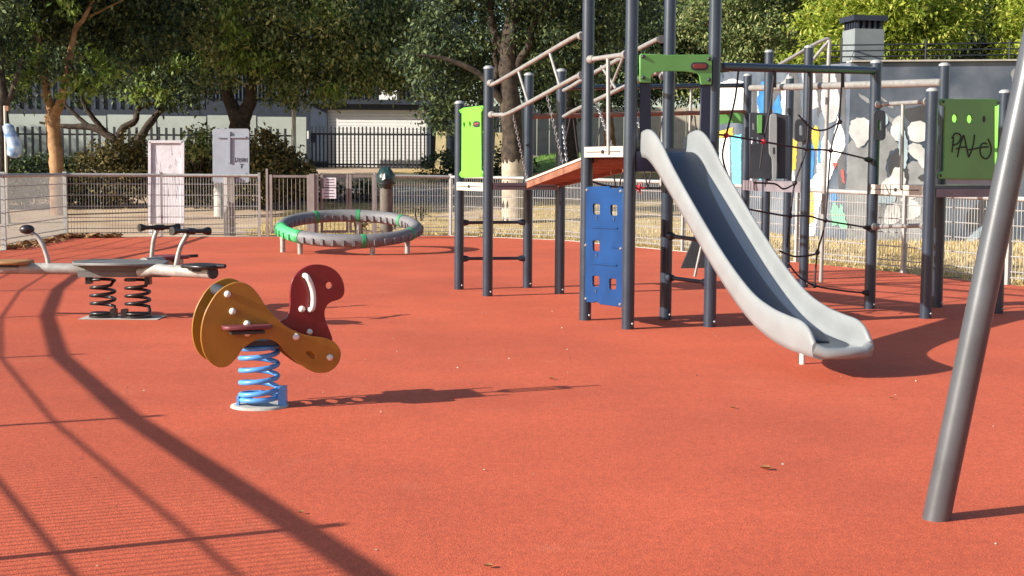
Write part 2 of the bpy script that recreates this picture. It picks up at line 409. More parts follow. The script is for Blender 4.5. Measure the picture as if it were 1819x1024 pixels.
def fence_thing(label, pts, group='mesh fence runs round the playground', panels=None):
    t = thing('mesh_fence', label, 'fence', (pts[0][0], pts[0][1], 0), group)
    for i, (x, y, z) in enumerate(pts):
        mb = MB(); q = Vector((x, y, 0))
        j = min(i + 1, len(pts) - 1); k = max(0, i - 1)
        d = (Vector((pts[j][0], pts[j][1], 0)) - Vector((pts[k][0], pts[k][1], 0))).normalized()
        rot = Matrix(((d.x, -d.y, 0), (d.y, d.x, 0), (0, 0, 1)))
        mb.box((x, y, z / 2), (.022, .03, z / 2), rot)
        po = mb.build('fence_post', M['fence'], t)
        cb = MB(); cb.box((x, y, z + .006), (.026, .034, .012), rot); cb.build('post_cap', M['cap'], po)
    for a, b in zip(pts[:-1], pts[1:]):
        mb = MB(); A, B = wire_panel(mb, a, b, a[2], b[2]); po = mb.build('mesh_panel', M['fence'], t, kind='stuff')
        r_ = MB(); r_.tube([A, B], .030, 8); r_.build('top_rail', M['fence'], po)
    return t
HL = 1.16
def zt(x, y, g): return ZY(x, y, g.y)
fence_thing('long mesh fence beside the seesaw, on the left edge', [(x, y, HL) for x, y in FENCE_L] + [(f0.x, f0.y, HL), (f1.x, f1.y, HL)])
fence_thing('mesh fence standing in front of the white board, ending at the gate', [(f1.x - .03, f1.y + .08, HL), (bk[0].x, bk[0].y, HL), (bk[1].x, bk[1].y, HL)])
tops = [(667, 309), (800, 311), (1000, 314), (1213, 320), (1415, 332), (1605, 340), (1790, 347)]
rp = [(p.x, p.y, ZY(x, y, p.y)) for p, (x, y) in zip(bk[5:], tops)] + [(7.4, 13, .95), (8.2, 9, .95)]
fence_thing('sunlit mesh fence in front of the dry grass, behind the climbing frame', rp)

# gate: two leaves between posts, notices hung on the right one
gt = thing('mesh_gate', 'grey metal gate with notices fixed to it, behind the padded ring', 'gate', (bk[2].x, bk[2].y, 0))
def gpost(px, top, w=.035, base=421):
    p = G(px, base); z = ZY(px, top, p.y); MB().box((p.x, p.y, z / 2), (w, w, z / 2)).build('gate_post', M['gate'], gt)
gpost(475, 300, .02); gpost(555, 309, .045); gpost(563, 309, .03)
def leaf(p, q, top):
    z = ZY(560, top, p.y); mb = MB()
    for c in (p, q): mb.box((c.x, c.y, z / 2 + .04), (.022, .022, z / 2 - .04))
    for h in (.09, z - .03): mb.beam(Vector((p.x, p.y, h)), Vector((q.x, q.y, h)), .035, .045)
    lf = mb.build('gate_leaf', M['gate'], gt)
    w = MB(); k = int((q - p).length / .075)
    for i in range(1, k):
        c = p.lerp(q, i / k); w.tube([(c.x, c.y, .1), (c.x, c.y, z - .04)], .005, 4, cap=False)
    w.build('infill_bars', M['gate'], lf, kind='stuff'); return z
p1, p2 = G(482, 421), G(548, 421); leaf(p1, p2, 311)
p1, p2, p3 = G(572, 420.5), G(617, 420), G(663, 420); leaf(p1, p2, 310); leaf(p2 + Vector((.06, 0, 0)), p3, 310)
def gsign(px0, py0, px1, py1, name, rows):
    Y = p1.y - .06; a = PY(px0, py1, Y); b = PY(px1, py0, Y)
    s = MB().box(((a.x + b.x) / 2, Y, (a.z + b.z) / 2), ((b.x - a.x) / 2, .006, (b.z - a.z) / 2)).build(name, M['board'], gt)
    t = MB(); H_ = b.z - a.z
    for i in range(rows):
        zc = b.z - H_ * (i + .7) / (rows + .4); w = (b.x - a.x) * rnd.uniform(.3, .44)
        t.box(((a.x + b.x) / 2, Y - .0085, zc), (w, .002, H_ * .045))
    t.build('text_rows', M['stain'], s, kind='stuff')
gsign(575, 316, 597, 333, 'notice', 3); gsign(572, 335, 597, 353, 'notice', 3)

# ================================================================ SWING LEG (right foreground)
b = G(1663, 922); top = PY(1824, 150, b.y); d = (top - b); apex = b + d * (2.35 / d.z)
sw = thing('swing_frame', 'thick grey steel swing leg leaning beside the slide, in the right foreground', 'swing', (b.x, b.y, 0))
foot = b - d * (.08 / d.z)
MB().tube([foot, apex], .0495, 32).build('leg', M['swing'], sw)
m2 = Vector((2 * apex.x - b.x, b.y, 0)); MB().tube([m2, apex], .0495, 24).build('leg', M['swing'], sw)
back = apex + Vector((0, -3.6, 0)); MB().tube([apex + Vector((0, .08, 0)), back], .055, 20).build('crossbeam', M['swing'], sw)
for s_ in (-1, 1):
    MB().tube([back, Vector((apex.x + s_ * (apex.x - b.x), back.y, 0))], .0495, 16).build('leg', M['swing'], sw)

# ================================================================ CLIMBING FRAME WITH SLIDE
POST = dict(P1=(815, 515), P2=(866, 527), P3=(937, 512), P4=(994, 523), A=(1040, 570), B=(1116, 586), C=(1262, 582), D=(1183, 569),
            Q1=(1547, 550), Q2=(1647, 567), Q3=(1667, 547), Q4=(1775, 558))
PB = {k: G(*v) for k, v in POST.items()}
R_ = .05
for k in PB: PB[k] = PB[k] + Vector((0, R_, 0))
PB['T1'] = PY(1325, 300, 17.2); PB['T2'] = PY(1362, 300, 16.2); PB['T3'] = PY(1432, 300, 15.3); PB['T4'] = PY(1400, 300, 17.6)
for k in ('T1', 'T2', 'T3', 'T4'): PB[k].z = 0
TOP = dict(P1=(812, 184), P2=(867, 122), P3=(936, 134), P4=(988, 127), Q1=(1557, 112), Q2=(1656, 162), Q3=(1680, 117), Q4=(1782, 165), T1=(1325, 135), T2=(1364, 93), T3=(1437, 85), T4=(1402, 140))
cf = thing('climbing_frame', 'tall climbing frame with pale slide, bridge, nets and grey posts', 'climbing frame', (PB['B'].x, PB['B'].y, 0))
POSTO = {}
for k, p in PB.items():
    z = ZY(*TOP[k], p.y) if k in TOP else 2.95
    mb = MB(); mb.tube([(p.x, p.y, 0), (p.x, p.y, z)], R_, 24)
    o = mb.build('post', M['post'], cf); POSTO[k] = o
    cb = MB(); cb.tube([(p.x, p.y, z - .004), (p.x, p.y, z + .012), (p.x, p.y, z + .026)], [R_ * 1.05, R_ * 1.03, R_ * .6], 20); cb.build('post_cap', M['cap'], o)
    bt = MB(); bt.ball((p.x + .033, p.y - .04, .045), .011, 8, 5); bt.build('anchor_bolt', M['chain'], o)
def post_pt(k, z, toward=None, off=R_):
    p = PB[k]; q = Vector((p.x, p.y, z))
    if toward is not None:
        d = Vector((toward.x - p.x, toward.y - p.y, 0)).normalized(); q += d * off
    return q
def zpx(k, y, dx=0): return ZY(POST[k][0] if k in POST else TOP[k][0], y, PB[k].y)
def clamp(mb, p, d): d = Vector(d).normalized(); mb.tube([p - d * .012, p + d * .018, p + d * .05], [.034, .034, .026], 12)
def rail(name, a, b, r=.021, material=None, via=(), joint=True):
    mb = MB(); pts = [Vector(a)] + [Vector(q) for q in via] + [Vector(b)]
    mb.tube([Vector(q) for q in smooth_path([tuple(q) for q in pts], 6)] if len(pts) > 2 else pts, r, 12)
    o = mb.build(name, material or M['rail'], cf)
    if joint:
        for q, w in ((pts[0], pts[1]), (pts[-1], pts[-2])):
            c = MB(); clamp(c, q, w - q); c.build('clamp', material or M['rail'], o)
    return o

def deck(keys, z, edge_mat, th=.05, name='platform'):
    pts = [PB[k] for k in keys]; c = sum(pts, Vector()) / len(pts); n_ = len(pts)
    q = [p + (c - p).normalized() * .035 for p in pts]
    mb = MB(); mb.add([(p.x, p.y, z) for p in q] + [(p.x, p.y, z - th) for p in q], [tuple(range(n_)), tuple(range(2 * n_ - 1, n_ - 1, -1))] + [(i, i + n_, (i + 1) % n_ + n_, (i + 1) % n_) for i in range(n_)])
    o = mb.build(name, M['deck'], cf); return o
def edge_board(k1, k2, z, h, material, out=.03, name='edge_board', bolts=True):
    a, b = PB[k1], PB[k2]; d = Vector((b.x - a.x, b.y - a.y, 0)).normalized(); n_ = Vector((d.y, -d.x, 0))
    if n_.y > 0: n_ = -n_
    A, B = Vector((a.x, a.y, z - h / 2)) + d * .035 + n_ * out, Vector((b.x, b.y, z - h / 2)) - d * .035 + n_ * out
    o = MB().beam(A, B, .028, h).build(name, material, cf)
    if bolts:
        mb = MB(); mid = (A + B) / 2 + n_ * .018
        mb.beam(A.lerp(B, .06) + n_ * .0155, A.lerp(B, .94) + n_ * .0155, .004, .006); mb.disc(mid, n_, .016, .014, 10); mb.build('groove', M['black'], o)
    return o

# left tower -------------------------------------------------
zL = zpx('P2', 325)
deck(['P1', 'P2', 'P4', 'P3'], zL - .01, M['deck'])
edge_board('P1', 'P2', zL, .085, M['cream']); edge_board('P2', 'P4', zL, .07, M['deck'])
# lime panel between P1 and P2
pc = (PB['P1'] + PB['P2']) / 2; dv = (PB['P2'] - PB['P1']).normalized(); pn = Vector((dv.y, -dv.x, 0)); pn = pn if pn.dot(TO_SUN) > 0 else -pn
def panel_bolts(par, m_, pts, p0, nn, r=.013, out=.012):
    for x, y in pts: q = PP(x, y, p0, nn); MB().tube([q + nn * (out - .006), q + nn * (out + .004), q + nn * (out + .010)], [r, r, r * .55], 8).build('bolt', m_, par)
p0 = pc + pn * .015
ol = [(820, 194), (824, 192), (857, 188), (859, 190), (858, 196), (855.5, 200), (855.5, 302), (859, 306), (858, 315), (821, 316), (818, 313), (818, 307), (821, 303), (821.5, 202), (818, 200)]
lime = plate('panel', px_on(ol, p0, pn), p0, pn, .019, M['lime'], cf, [px_on(ell(825.5, 222, 1.9, 5.2), p0, pn), px_on(ell(836, 221, 1.9, 5.2), p0, pn)])
lime['label'] = 'lime green panel with two slots, in full sun'
bd = plate('badge', px_on(rrect(840.5, 215.5, 852.5, 226.5, 4), p0 + pn * .012, pn), p0 + pn * .012, pn, .007, M['charcoal'], lime, bevel=.001)
mb = MB()
for a, b_ in (((842.5, 222.5), (843.5, 219.5)), ((843.5, 219.5), (846, 222)), ((846, 222), (848, 218.8)), ((848, 218.8), (850.5, 221))): stroke(mb, [a, b_], p0 + pn * .0175, pn, .006)
mb.build('badge_mark', M['mural_red'], lime)
panel_bolts(lime, M['lime'], [(819.5, 197), (857.5, 192), (819.5, 311), (857.5, 310)], p0, pn, .012)
for y_ in (396, 460):
    a, b_ = PB['P1'], PB['P3']
    rail('rung', post_pt('P1', zpx('P1', y_), b_), post_pt('P3', zpx('P3', y_ - 1), a), .017, M['post'])
# small pale strip seen beside P3
rail('rail', post_pt('P3', zpx('P3', 207), PB['T1']), PB['T1'] + Vector((0, 0, ZY(1325, 199, PB['T1'].y))), .026, M['wood'])

# bridge -----------------------------------------------------
zC = zpx('A', 264)
l1 = PB['P2'].lerp(PB['P4'], .55); l1.z = zL + .01
rA, rD = PB['A'].lerp(PB['D'], .08), PB['A'].lerp(PB['D'], .95)
pl = MB()
fa = PP(938, 331, Vector((0, 13.55, 0)), Vector((0, 1, 0))); fa = Vector((fa.x, 13.55, ZY(938, 329, 13.55)))
fb = Vector((rA.x + .02, rA.y, ZY(1046, 283, rA.y)))
ba = Vector((PB['P4'].x - .03, PB['P4'].y - .02, fa.z + .0)); bb = Vector((rD.x, rD.y, fb.z))
for i in range(9):
    t0, t1 = i / 9, (i + 1) / 9 - .012
    A0, A1, B0, B1 = fa.lerp(fb, t0), fa.lerp(fb, t1), ba.lerp(bb, t0), ba.lerp(bb, t1)
    up = Vector((0, 0, .035)); q = [A0, A1, B1, B0]
    MB().add([v for v in q] + [v + up for v in q], [(0, 3, 2, 1), (4, 5, 6, 7), (0, 1, 5, 4), (1, 2, 6, 5), (2, 3, 7, 6), (3, 0, 4, 7)]).build('plank', M['wood'], cf)
for a, b_ in ((fa, fb), (ba, bb)):
    off = Vector((0, -.02 if a is fa else .02, .002)); MB().beam(a + off, b_ + off, .03, .062).build('stringer', M['wood'], cf)
    MB().beam(a + off + Vector((0, -.004, .041)), b_ + off + Vector((0, -.004, .041)), .05, .02).build('edge_strip', M['cream'], cf)
# hand rails
def rp_(x, y, a, b_):                                      # on the vertical plane through two posts
    d = Vector((b_.x - a.x, b_.y - a.y, 0)); return PP(x, y, Vector((a.x, a.y, 0)), Vector((d.y, -d.x, 0)).normalized())
fr_a, fr_b = PB['P2'], PB['A']
FR = lambda x, y: rp_(x, y, fr_a + Vector((0, -.03, 0)), fr_b + Vector((0, -.03, 0)))
rail('handrail', FR(871, 148), FR(1034, 64), .02, via=[FR(884, 146), FR(1017, 68)])
rail('handrail', FR(873, 204), FR(1033, 134), .02, via=[FR(890, 204), FR(909, 199), FR(1020, 139)])
for a, b_ in (((921, 127), (938, 182)), ((977, 96), (994, 152))):
    MB().tube([FR(*a), FR(*b_)], .013, 10).build('baluster', M['rail'], cf)
br_a, br_b = PB['P4'], PB['D']
BR = lambda x, y: rp_(x, y, br_a + Vector((0, .03, 0)), br_b + Vector((0, .03, 0)))
rail('handrail', BR(996, 162), BR(1176, 70), .02, via=[BR(1008, 158), BR(1060, 127), BR(1160, 74)])
rail('handrail', BR(994, 212), BR(1178, 136), .02, via=[BR(1006, 205), BR(1030, 192), BR(1165, 130)])
MB().tube([BR(1068, 118), BR(1094, 158)], .013, 10).build('baluster', M['rail'], cf)
MB().tube([BR(1110, 95), BR(1080, 168)], .013, 10).build('baluster', M['rail'], cf)
def chain(a, b_, name='chain'):
    a, b_ = Vector(a), Vector(b_); d = b_ - a; L = d.length; k = int(L / .030); d.normalize()
    s1 = d.cross(Vector((0, 1, 0))).normalized(); s2 = d.cross(s1)
    mb = MB()
    for i in range(k):
        c = a + d * (L * (i + .5) / k); s_ = s1 if i % 2 else s2
        lp = [c + d * (.021 * math.cos(t)) + s_ * (.0105 * math.sin(t)) for t in [2 * math.pi * j / 8 for j in range(8)]]
        mb.tube(lp, .0042, 4, closed=True)
    return mb.build(name, M['chain'], cf, kind='stuff')
chain(FR(912, 206), fa + Vector((0, -.03, .02))); chain(FR(971, 168), fa.lerp(fb, .55) + Vector((0, -.03, .06)))
chain(BR(999, 209), ba.lerp(bb, .12) + Vector((0, 0, .05))); chain(BR(1058, 180), ba.lerp(bb, .62) + Vector((0, 0, .05)))
chain(BR(1110, 158), ba.lerp(bb, .9) + Vector((0, 0, .05)))

# central tower ---------------------------------------------
deck(['A', 'B', 'C', 'D'], zC - .005, M['deck'])
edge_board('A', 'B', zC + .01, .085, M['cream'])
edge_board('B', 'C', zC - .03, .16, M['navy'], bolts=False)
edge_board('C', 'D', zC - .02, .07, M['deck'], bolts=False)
dAB = (PB['B'] - PB['A']).normalized(); nAB = Vector((dAB.y, -dAB.x, 0)); nAB = nAB if nAB.dot(TO_SUN) > 0 else -nAB
AB0 = (PB['A'] + PB['B']) / 2
AB = lambda x, y, o=.03: PP(x, y, AB0 + nAB * o, nAB)
rail('grab_bar', AB(1049, 106), AB(1112, 97), .02)
MB().tube([AB(1080, 100), AB(1081, 274, .05)], .0165, 12).build('grab_pole', M['rail'], cf)
# blue climbing panel
p0 = AB0 + nAB * .015
ol = [(1041, 334), (1045, 332), (1082, 331), (1086, 335), (1098, 335), (1101, 333), (1107, 335), (1109, 340), (1109, 541), (1106, 546), (1068, 541), (1062, 536), (1054, 538), (1044, 537), (1041, 533)]
hl = [rrect(cx_ - 6.2, cy_ - 9.5, cx_ + 6.2, cy_ + 9.5, 3) for cx_, cy_ in ((1061, 372), (1092, 374), (1060.5, 437), (1060, 500), (1090, 505))]
bp = plate('climbing_panel', px_on(ol, p0, nAB), p0, nAB, .022, M['blue'], cf, [px_on(h, p0, nAB) for h in hl])
bp['label'] = 'blue climbing panel with square holes'
for a, b_ in (((1052, 404), (1097, 406)), ((1086, 439), (1102, 440)), ((1052, 468), (1096, 472))):
    MB().beam(PP(*a, p0 + nAB * .013, nAB), PP(*b_, p0 + nAB * .013, nAB), .014, .012).build('ledge', M['blue'], bp)
for x, y in ((1060, 386), (1091, 388), (1060, 452), (1059, 515)):
    mb = MB()
    for dx in (-1.6, 1.6): stroke(mb, [(x + dx, y - 1), (x, y + 6)], p0 + nAB * .012, nAB, .003)
    mb.build('screw_slot', M['navy'], bp)
panel_bolts(bp, M['chain'], [(1045, 338), (1105, 340), (1043, 436), (1105, 442), (1043, 531), (1104, 541)], p0, nAB, .014)
# front face B-C: green arch, navy side panels
dBC = (PB['C'] - PB['B']).normalized(); nBC = Vector((dBC.y, -dBC.x, 0)); nBC = nBC if nBC.y < 0 else -nBC
BC0 = (PB['B'] + PB['C']) / 2
p0 = BC0 + nBC * .055
ol = [(1136, 99), (1139, 96), (1188, 98), (1261, 97), (1264, 100), (1264, 148), (1262, 151), (1246, 151), (1244, 148), (1242, 136), (1238, 131), (1215, 127.5), (1188, 127), (1163, 129), (1158, 132), (1156, 138), (1156, 146), (1154, 148), (1138, 147), (1136, 144)]
ar = plate('arch_panel', px_on(ol, p0, nBC), p0, nBC, .02, M['green'], cf); ar['label'] = 'green arch panel over the top of the slide'
panel_bolts(ar, M['charcoal'], [(1141.5, 101), (1258.5, 105), (1141.5, 138.5), (1258.5, 142)], p0, nBC, .016)
b1 = plate('badge', px_on(rrect(1227, 111, 1258, 125, 6.5), p0 + nBC * .013, nBC), p0 + nBC * .013, nBC, .008, M['charcoal'], ar, bevel=.001)
plate('badge_mark', px_on(rrect(1231, 113.5, 1255, 122, 4), p0 + nBC * .018, nBC), p0 + nBC * .018, nBC, .006, M['logo'], ar, bevel=.001)
p0b = BC0 + nBC * .02
sp1 = [(1137, 144), (1155.5, 144), (1156, 232), (1150, 240), (1154, 262), (1165, 278), (1177, 281), (1177, 291), (1158, 290), (1148, 283), (1136, 281)]
plate('side_panel', px_on(sp1, p0b, nBC), p0b, nBC, .018, M['navy'], cf)
sp2 = [(1245, 148), (1263, 148), (1263, 270), (1246, 268), (1244, 240), (1243, 225)]
plate('side_panel', px_on(sp2, p0b, nBC), p0b, nBC, .018, M['navy'], cf)
for y_ in (419, 493):
    rail('rung', post_pt('D', zpx('D', y_), PB['C']), post_pt('C', zpx('C', y_ + 10), PB['D']), .017, M['post'])
rail('rung', post_pt('D', zpx('D', 342), PB['C']), post_pt('C', zpx('C', 348), PB['D']), .02, M['post'])
# dark hanging seat plate behind the tower
q0 = PY(1225, 450, 12.6)
plate('hanging_step', [PY(x, y, 12.6) for x, y in ((1237, 408), (1262, 408), (1262, 476), (1209, 477))], q0, Vector((0, -1, 0)), .03, M['charcoal'], cf)
MB().tube([PY(1247, 432, 12.5), PY(1234, 492, 12.5)], .012, 8).build('step_stay', M['rail'], cf)

# slide -----------------------------------------------------
SD = Vector((nBC.x, nBC.y, 0)).normalized(); SX = Vector((-SD.y, SD.x, 0))     # down-slope, across (to the right)
S0 = BC0 + nBC * .03; S0.z = 0
prof = [(-.12, 1.40, .12), (.02, 1.40, .165), (.14, 1.38, .19), (.30, 1.305, .18), (.55, 1.15, .145), (1.0, .86, .128), (1.5, .545, .128), (1.9, .335, .138), (2.2, .235, .155), (2.45, .192, .165), (2.62, .182, .16), (2.73, .178, .125), (2.81, .176, .05)]
pf = smooth_path(prof, 5)
DX = -.055
HW = .172                                                 # half width of the bed
def slide_pt(d, x, z): v = S0 + SD * d + SX * (x + DX); v.z = z; return v
sl = MB(); ring_n = None; V = []
for i, (d, z, h) in enumerate(pf):
    a, b_ = pf[max(0, i - 1)], pf[min(len(pf) - 1, i + 1)]
    t = Vector((b_[0] - a[0], b_[1] - a[1])).normalized(); nd, nz = -t.y, t.x      # bed normal in the (d, z) plane
    def P_(x, up): return slide_pt(d + nd * up, x, z + nz * up)
    w = HW - .018 * max(0, d) / 2.8
    inner = [(-w, 0), (-w - .012, .012), (-w - .018, .05), (-w - .020, h * .55 + .01), (-w - .022, max(h - .012, .02)), (-w - .029, h), (-w - .041, h + .002), (-w - .052, h - .012),
             (-w - .055, h * .5), (-w - .055, .0), (-w - .045, -.04), (-w, -.055)]
    cs = [(x, u) for x, u in inner] + [(0, -.05)] + [(-x, u) for x, u in reversed(inner)] + [(0, 0)]
    ring_n = len(cs); V += [P_(x, u) for x, u in cs]
F = []
for i in range(len(pf) - 1):
    for k in range(ring_n):
        k2 = (k + 1) % ring_n; F.append((i * ring_n + k, (i + 1) * ring_n + k, (i + 1) * ring_n + k2, i * ring_n + k2))
sl.add(V, F, True); sl.add(V[:ring_n], [tuple(range(ring_n))]); sl.add(V[-ring_n:], [tuple(range(ring_n - 1, -1, -1))])
so_ = sl.build('slide', M['chute'], cf); so_['label'] = 'pale grey curved slide'
# rounded lip at the foot
d, z, h = pf[-1]
lip = MB(); lip.tube([slide_pt(d - .012, -HW - .012, z + .012), slide_pt(d + .018, -HW + .04, z - .014), slide_pt(d + .035, 0, z - .016), slide_pt(d + .018, HW - .04, z - .014), slide_pt(d - .012, HW + .012, z + .012)], .036, 12)
lip.build('lip', M['chute'], so_)
bd_ = MB(); V, F = [], []; nb = 0
for i, (d, z, h) in enumerate(pf):
    if d > 2.55: continue
    a, b_ = pf[max(0, i - 1)], pf[min(len(pf) - 1, i + 1)]; t = Vector((b_[0] - a[0], b_[1] - a[1])).normalized(); nd, nz = -t.y, t.x
    w = HW - .018 * max(0, d) / 2.8 - .004 - (.10 * max(0, (d - 2.2) / .35) ** 2 if d > 2.2 else 0)
    rib = smooth(1.6, 2.0, d) * .006
    for k in range(25):
        u = .006 + (rib if k % 2 else 0); x = -w + 2 * w * k / 24; V.append(slide_pt(d + nd * u, x, z + nz * u))
    nb += 1
for i in range(nb - 1):
    for k in range(24): F.append((i * 25 + k, (i + 1) * 25 + k, (i + 1) * 25 + k + 1, i * 25 + k + 1))
bd_.add(V, F, True); bd_.build('slide_bed', M['chute_bed'], so_)
lg = MB(); lb = G(1425, 647); lt = Vector((lb.x, lb.y, .13)); lg.tube([lb, lt], .019, 12)
lg.build('slide_leg', M['white'], cf)
bk_ = MB(); bk_.box(lt + Vector((0, .01, .02)), (.03, .02, .045)); bk_.tube([lt + Vector((0, 0, .0)), lt + SX * .40 + Vector((0, 0, 0))], .017, 8); bk_.build('slide_bracket', M['white'], cf)

# right tower -----------------------------------------------
zR = zpx('Q2', 330)
deck(['Q1', 'Q2', 'Q4', 'Q3'], zR, M['deck'])
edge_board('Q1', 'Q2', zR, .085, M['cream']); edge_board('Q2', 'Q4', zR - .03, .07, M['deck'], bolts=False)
dQ = (PB['Q2'] - PB['Q1']).normalized(); nQ = Vector((dQ.y, -dQ.x, 0)); nQ = nQ if nQ.dot(TO_SUN) > 0 else -nQ
Q0 = (PB['Q1'] + PB['Q2']) / 2; QQ = lambda x, y, o=.03: PP(x, y, Q0 + nQ * o, nQ)
rail('grab_bar', QQ(1561, 186), QQ(1646, 181), .019)
MB().tube([QQ(1604, 182), QQ(1601, 336, .05)], .0165, 12).build('grab_pole', M['rail'], cf)
rail('grab_bar', QQ(1555, 403), QQ(1642, 401), .019)
dq = (PB['Q4'] - PB['Q2']).normalized(); nq = Vector((dq.y, -dq.x, 0)); nq = nq if nq.y < 0 else -nq
qc = (PB['Q2'] + PB['Q4']) / 2; p0 = qc + nq * .035
ol = [(1670, 178), (1672, 176), (1767, 176), (1774, 178), (1774, 186), (1770, 189), (1766, 189), (1766, 307), (1770, 309), (1770, 316), (1767, 319), (1668, 318), (1665.5, 316), (1665.5, 308), (1672, 305), (1676, 303), (1678, 190), (1672, 188), (1670, 186)]
gp = plate('panel', px_on(ol, p0, nq), p0, nq, .02, M['green'], cf, [px_on(ell(1695, 211, 5, 7.4), p0, nq), px_on(ell(1721.5, 212, 5, 7.4), p0, nq)])
gp['label'] = 'green panel with graffiti letters and two round holes'
def P5(x, y): return (1640 + x / 4.453, 100 + y / 4.453)
gr = MB(); pg = p0 + nq * .012
for st in ([(228, 760), (236, 690), (240, 640)], [(226, 650), (255, 612), (290, 620), (298, 648), (275, 690), (238, 705)], [(270, 800), (286, 725), (312, 645), (322, 630), (336, 690), (352, 765), (358, 800)], [(262, 735), (300, 722), (342, 720)],
           [(358, 800), (378, 760), (398, 690), (406, 622)], [(355, 742), (400, 735), (460, 722), (515, 718)], [(512, 655), (532, 700), (538, 750), (522, 795), (495, 812), (465, 795), (450, 755), (458, 705), (482, 688), (505, 695)]):
    stroke(gr, [P5(*q) for q in st], pg, nq, .0068)
gr.build('graffiti', M['ink'], gp)
plate('small_slot', px_on(ell(1748, 212, 2.2, 6), p0 + nq * .011, nq), p0 + nq * .011, nq, .004, M['ink'], gp, bevel=.0005)
panel_bolts(gp, M['charcoal'], [(1674, 181), (1772, 183), (1669, 312), (1767, 312)], p0, nq, .013)
MB().beam(PP(1682, 323, qc, nq), PP(1764, 324, qc, nq), .02, .05).build('skirt_board', M['sign'], cf)
dq3 = (PB['Q4'] - PB['Q3']).normalized(); n3 = Vector((dq3.y, -dq3.x, 0)); n3 = n3 if n3.dot(TO_SUN) > 0 else -n3
c3 = (PB['Q3'] + PB['Q4']) / 2; a3, b3 = PB['Q3'].lerp(PB['Q4'], .08), PB['Q3'].lerp(PB['Q4'], .92)
zb, zt_ = zR + .05, ZY(1730, 180, c3.y)
plate('panel', [Vector((a3.x, a3.y, zb)), Vector((b3.x, b3.y, zb)), Vector((b3.x, b3.y, zt_)), Vector((a3.x, a3.y, zt_))], c3 + Vector((0, 0, 1.2)), n3, .02, M['lime'], cf)
def ear(k, y0_, y1_, side=1):                               # dark hand plate with a slot clamped to a post
    p = PB[k]; x0 = (POST[k][0] if k in POST else TOP[k][0]); Y = p.y - .06
    ols = rrect(x0 + 4, y0_, x0 + 26, y1_, 8) if side > 0 else rrect(x0 - 26, y0_, x0 - 4, y1_, 8)
    cx_ = x0 + 15 * side
    plate('hand_plate', [PY(x, y, Y) for x, y in ols], PY(x0, y0_, Y), Vector((0, -1, 0)), .02, M['charcoal'], cf, [[PY(x, y, Y) for x, y in rrect(cx_ - 2.3, (y0_ + y1_) / 2 - 9, cx_ + 2.3, (y0_ + y1_) / 2 + 9, 2)]])
ear('Q1', 196, 250); ear('T3', 212, 252, -1)

# rope net between the central and right towers --------------
c0, c1 = PB['C'], PB['Q1']
NT = lambda x, y: rp_(x, y, c0, c1)
rail('net_beam', NT(1283, 119), NT(1552, 126), .035, M['post'])
def rope(pts, F_=NT, r=.008): return MB().tube([F_(x, y) for x, y in smooth_path(pts, 5)], r, 6).build('rope', M['rope'], cf)
rope([(1272, 240), (1290, 241), (1355, 252), (1432, 265), (1476, 268), (1545, 284)])
rope([(1330, 372), (1372, 380), (1400, 384), (1436, 384), (1465, 392), (1543, 405)])
rope([(1384, 446), (1412, 456), (1444, 453), (1452, 449)]); rope([(1400, 468), (1420, 492), (1448, 508), (1500, 517), (1540, 521)])
rope([(1497, 124), (1493, 180), (1490, 217), (1476, 268), (1466, 392), (1452, 449), (1447, 508)])
rope([(1312, 124), (1305, 180), (1290, 241), (1284, 282), (1300, 330)]); rope([(1376, 124), (1368, 190), (1356, 252), (1350, 300)])
rope([(1439, 124), (1437, 190), (1432, 265), (1412, 325), (1404, 384), (1398, 440)]); rope([(1418, 204), (1441, 228), (1466, 231), (1492, 217)])
rope([(1340, 325), (1376, 327), (1392, 336), (1412, 327)])
for x, y in ((1432, 265), (1476, 268), (1404, 384), (1466, 392), (1452, 449), (1447, 508), (1492, 217), (1412, 325)): MB().ball(NT(x, y), .022, 10, 6).build('rope_joint', M['black'], cf)
for x, y in ((1542, 284), (1541, 405), (1539, 521)): MB().tube([NT(x - 7, y - 1), NT(x + 1, y)], [.014, .028], 10).build('rope_joint', M['black'], cf)
for x, y in ((1290, 241), (1356, 252)): MB().ball(NT(x, y), .023, 10, 6).build('rope_joint', M['red_joint'], cf)
# pale beam at the back, from the rear tower to the right tower
bA, bB = PB['T1'] + Vector((.03, -.02, 0)), PB['Q3'] + Vector((-.03, -.02, 0))
bA.z, bB.z = ZY(1336, 157, bA.y), ZY(1662, 147, bB.y)
rail('net_beam', bA, bB, .038, M['rail'])
for x in (1376, 1438, 1497): MB().tube([NT(x, 126), NT(x, 156)], .016, 8).build('rope_hanger', M['black'], cf)

# rear tower ------------------------------------------------
zT = ZY(1380, 322, 16.0)
deck(['T1', 'T2', 'T3', 'T4'], zT, M['deck'])
edge_board('T2', 'T3', zT, .12, M['deck'], bolts=False); edge_board('T1', 'T2', zT, .12, M['deck'], bolts=False)
Yt = 16.05
tp = plate('panel', [PY(x, y, Yt) for x, y in ((1331, 202), (1334, 200), (1352, 201), (1380, 201), (1400, 206), (1400, 318), (1331, 318))], PY(1360, 260, Yt), Vector((0, -1, 0)), .02, M['charcoal'], cf,
           [[PY(x, y, Yt) for x, y in h] for h in (rrect(1336, 219, 1339, 231, 1.2), rrect(1344, 244, 1347, 255, 1.2), rrect(1334, 244, 1337, 256, 1.2))])
plate('green_strip', [PY(x, y, Yt - .02) for x, y in ((1345, 205), (1354, 204), (1353, 237), (1345, 237))], PY(1350, 220, Yt - .02), Vector((0, -1, 0)), .016, M['green'], tp, bevel=.002)
wp = [PY(x, y, Yt - .05) for x, y in smooth_loop([(1366, 240), (1367, 210), (1371, 203), (1377, 203), (1380, 210), (1380, 260), (1379, 318), (1372, 318), (1371, 284), (1366, 272)], 3)]
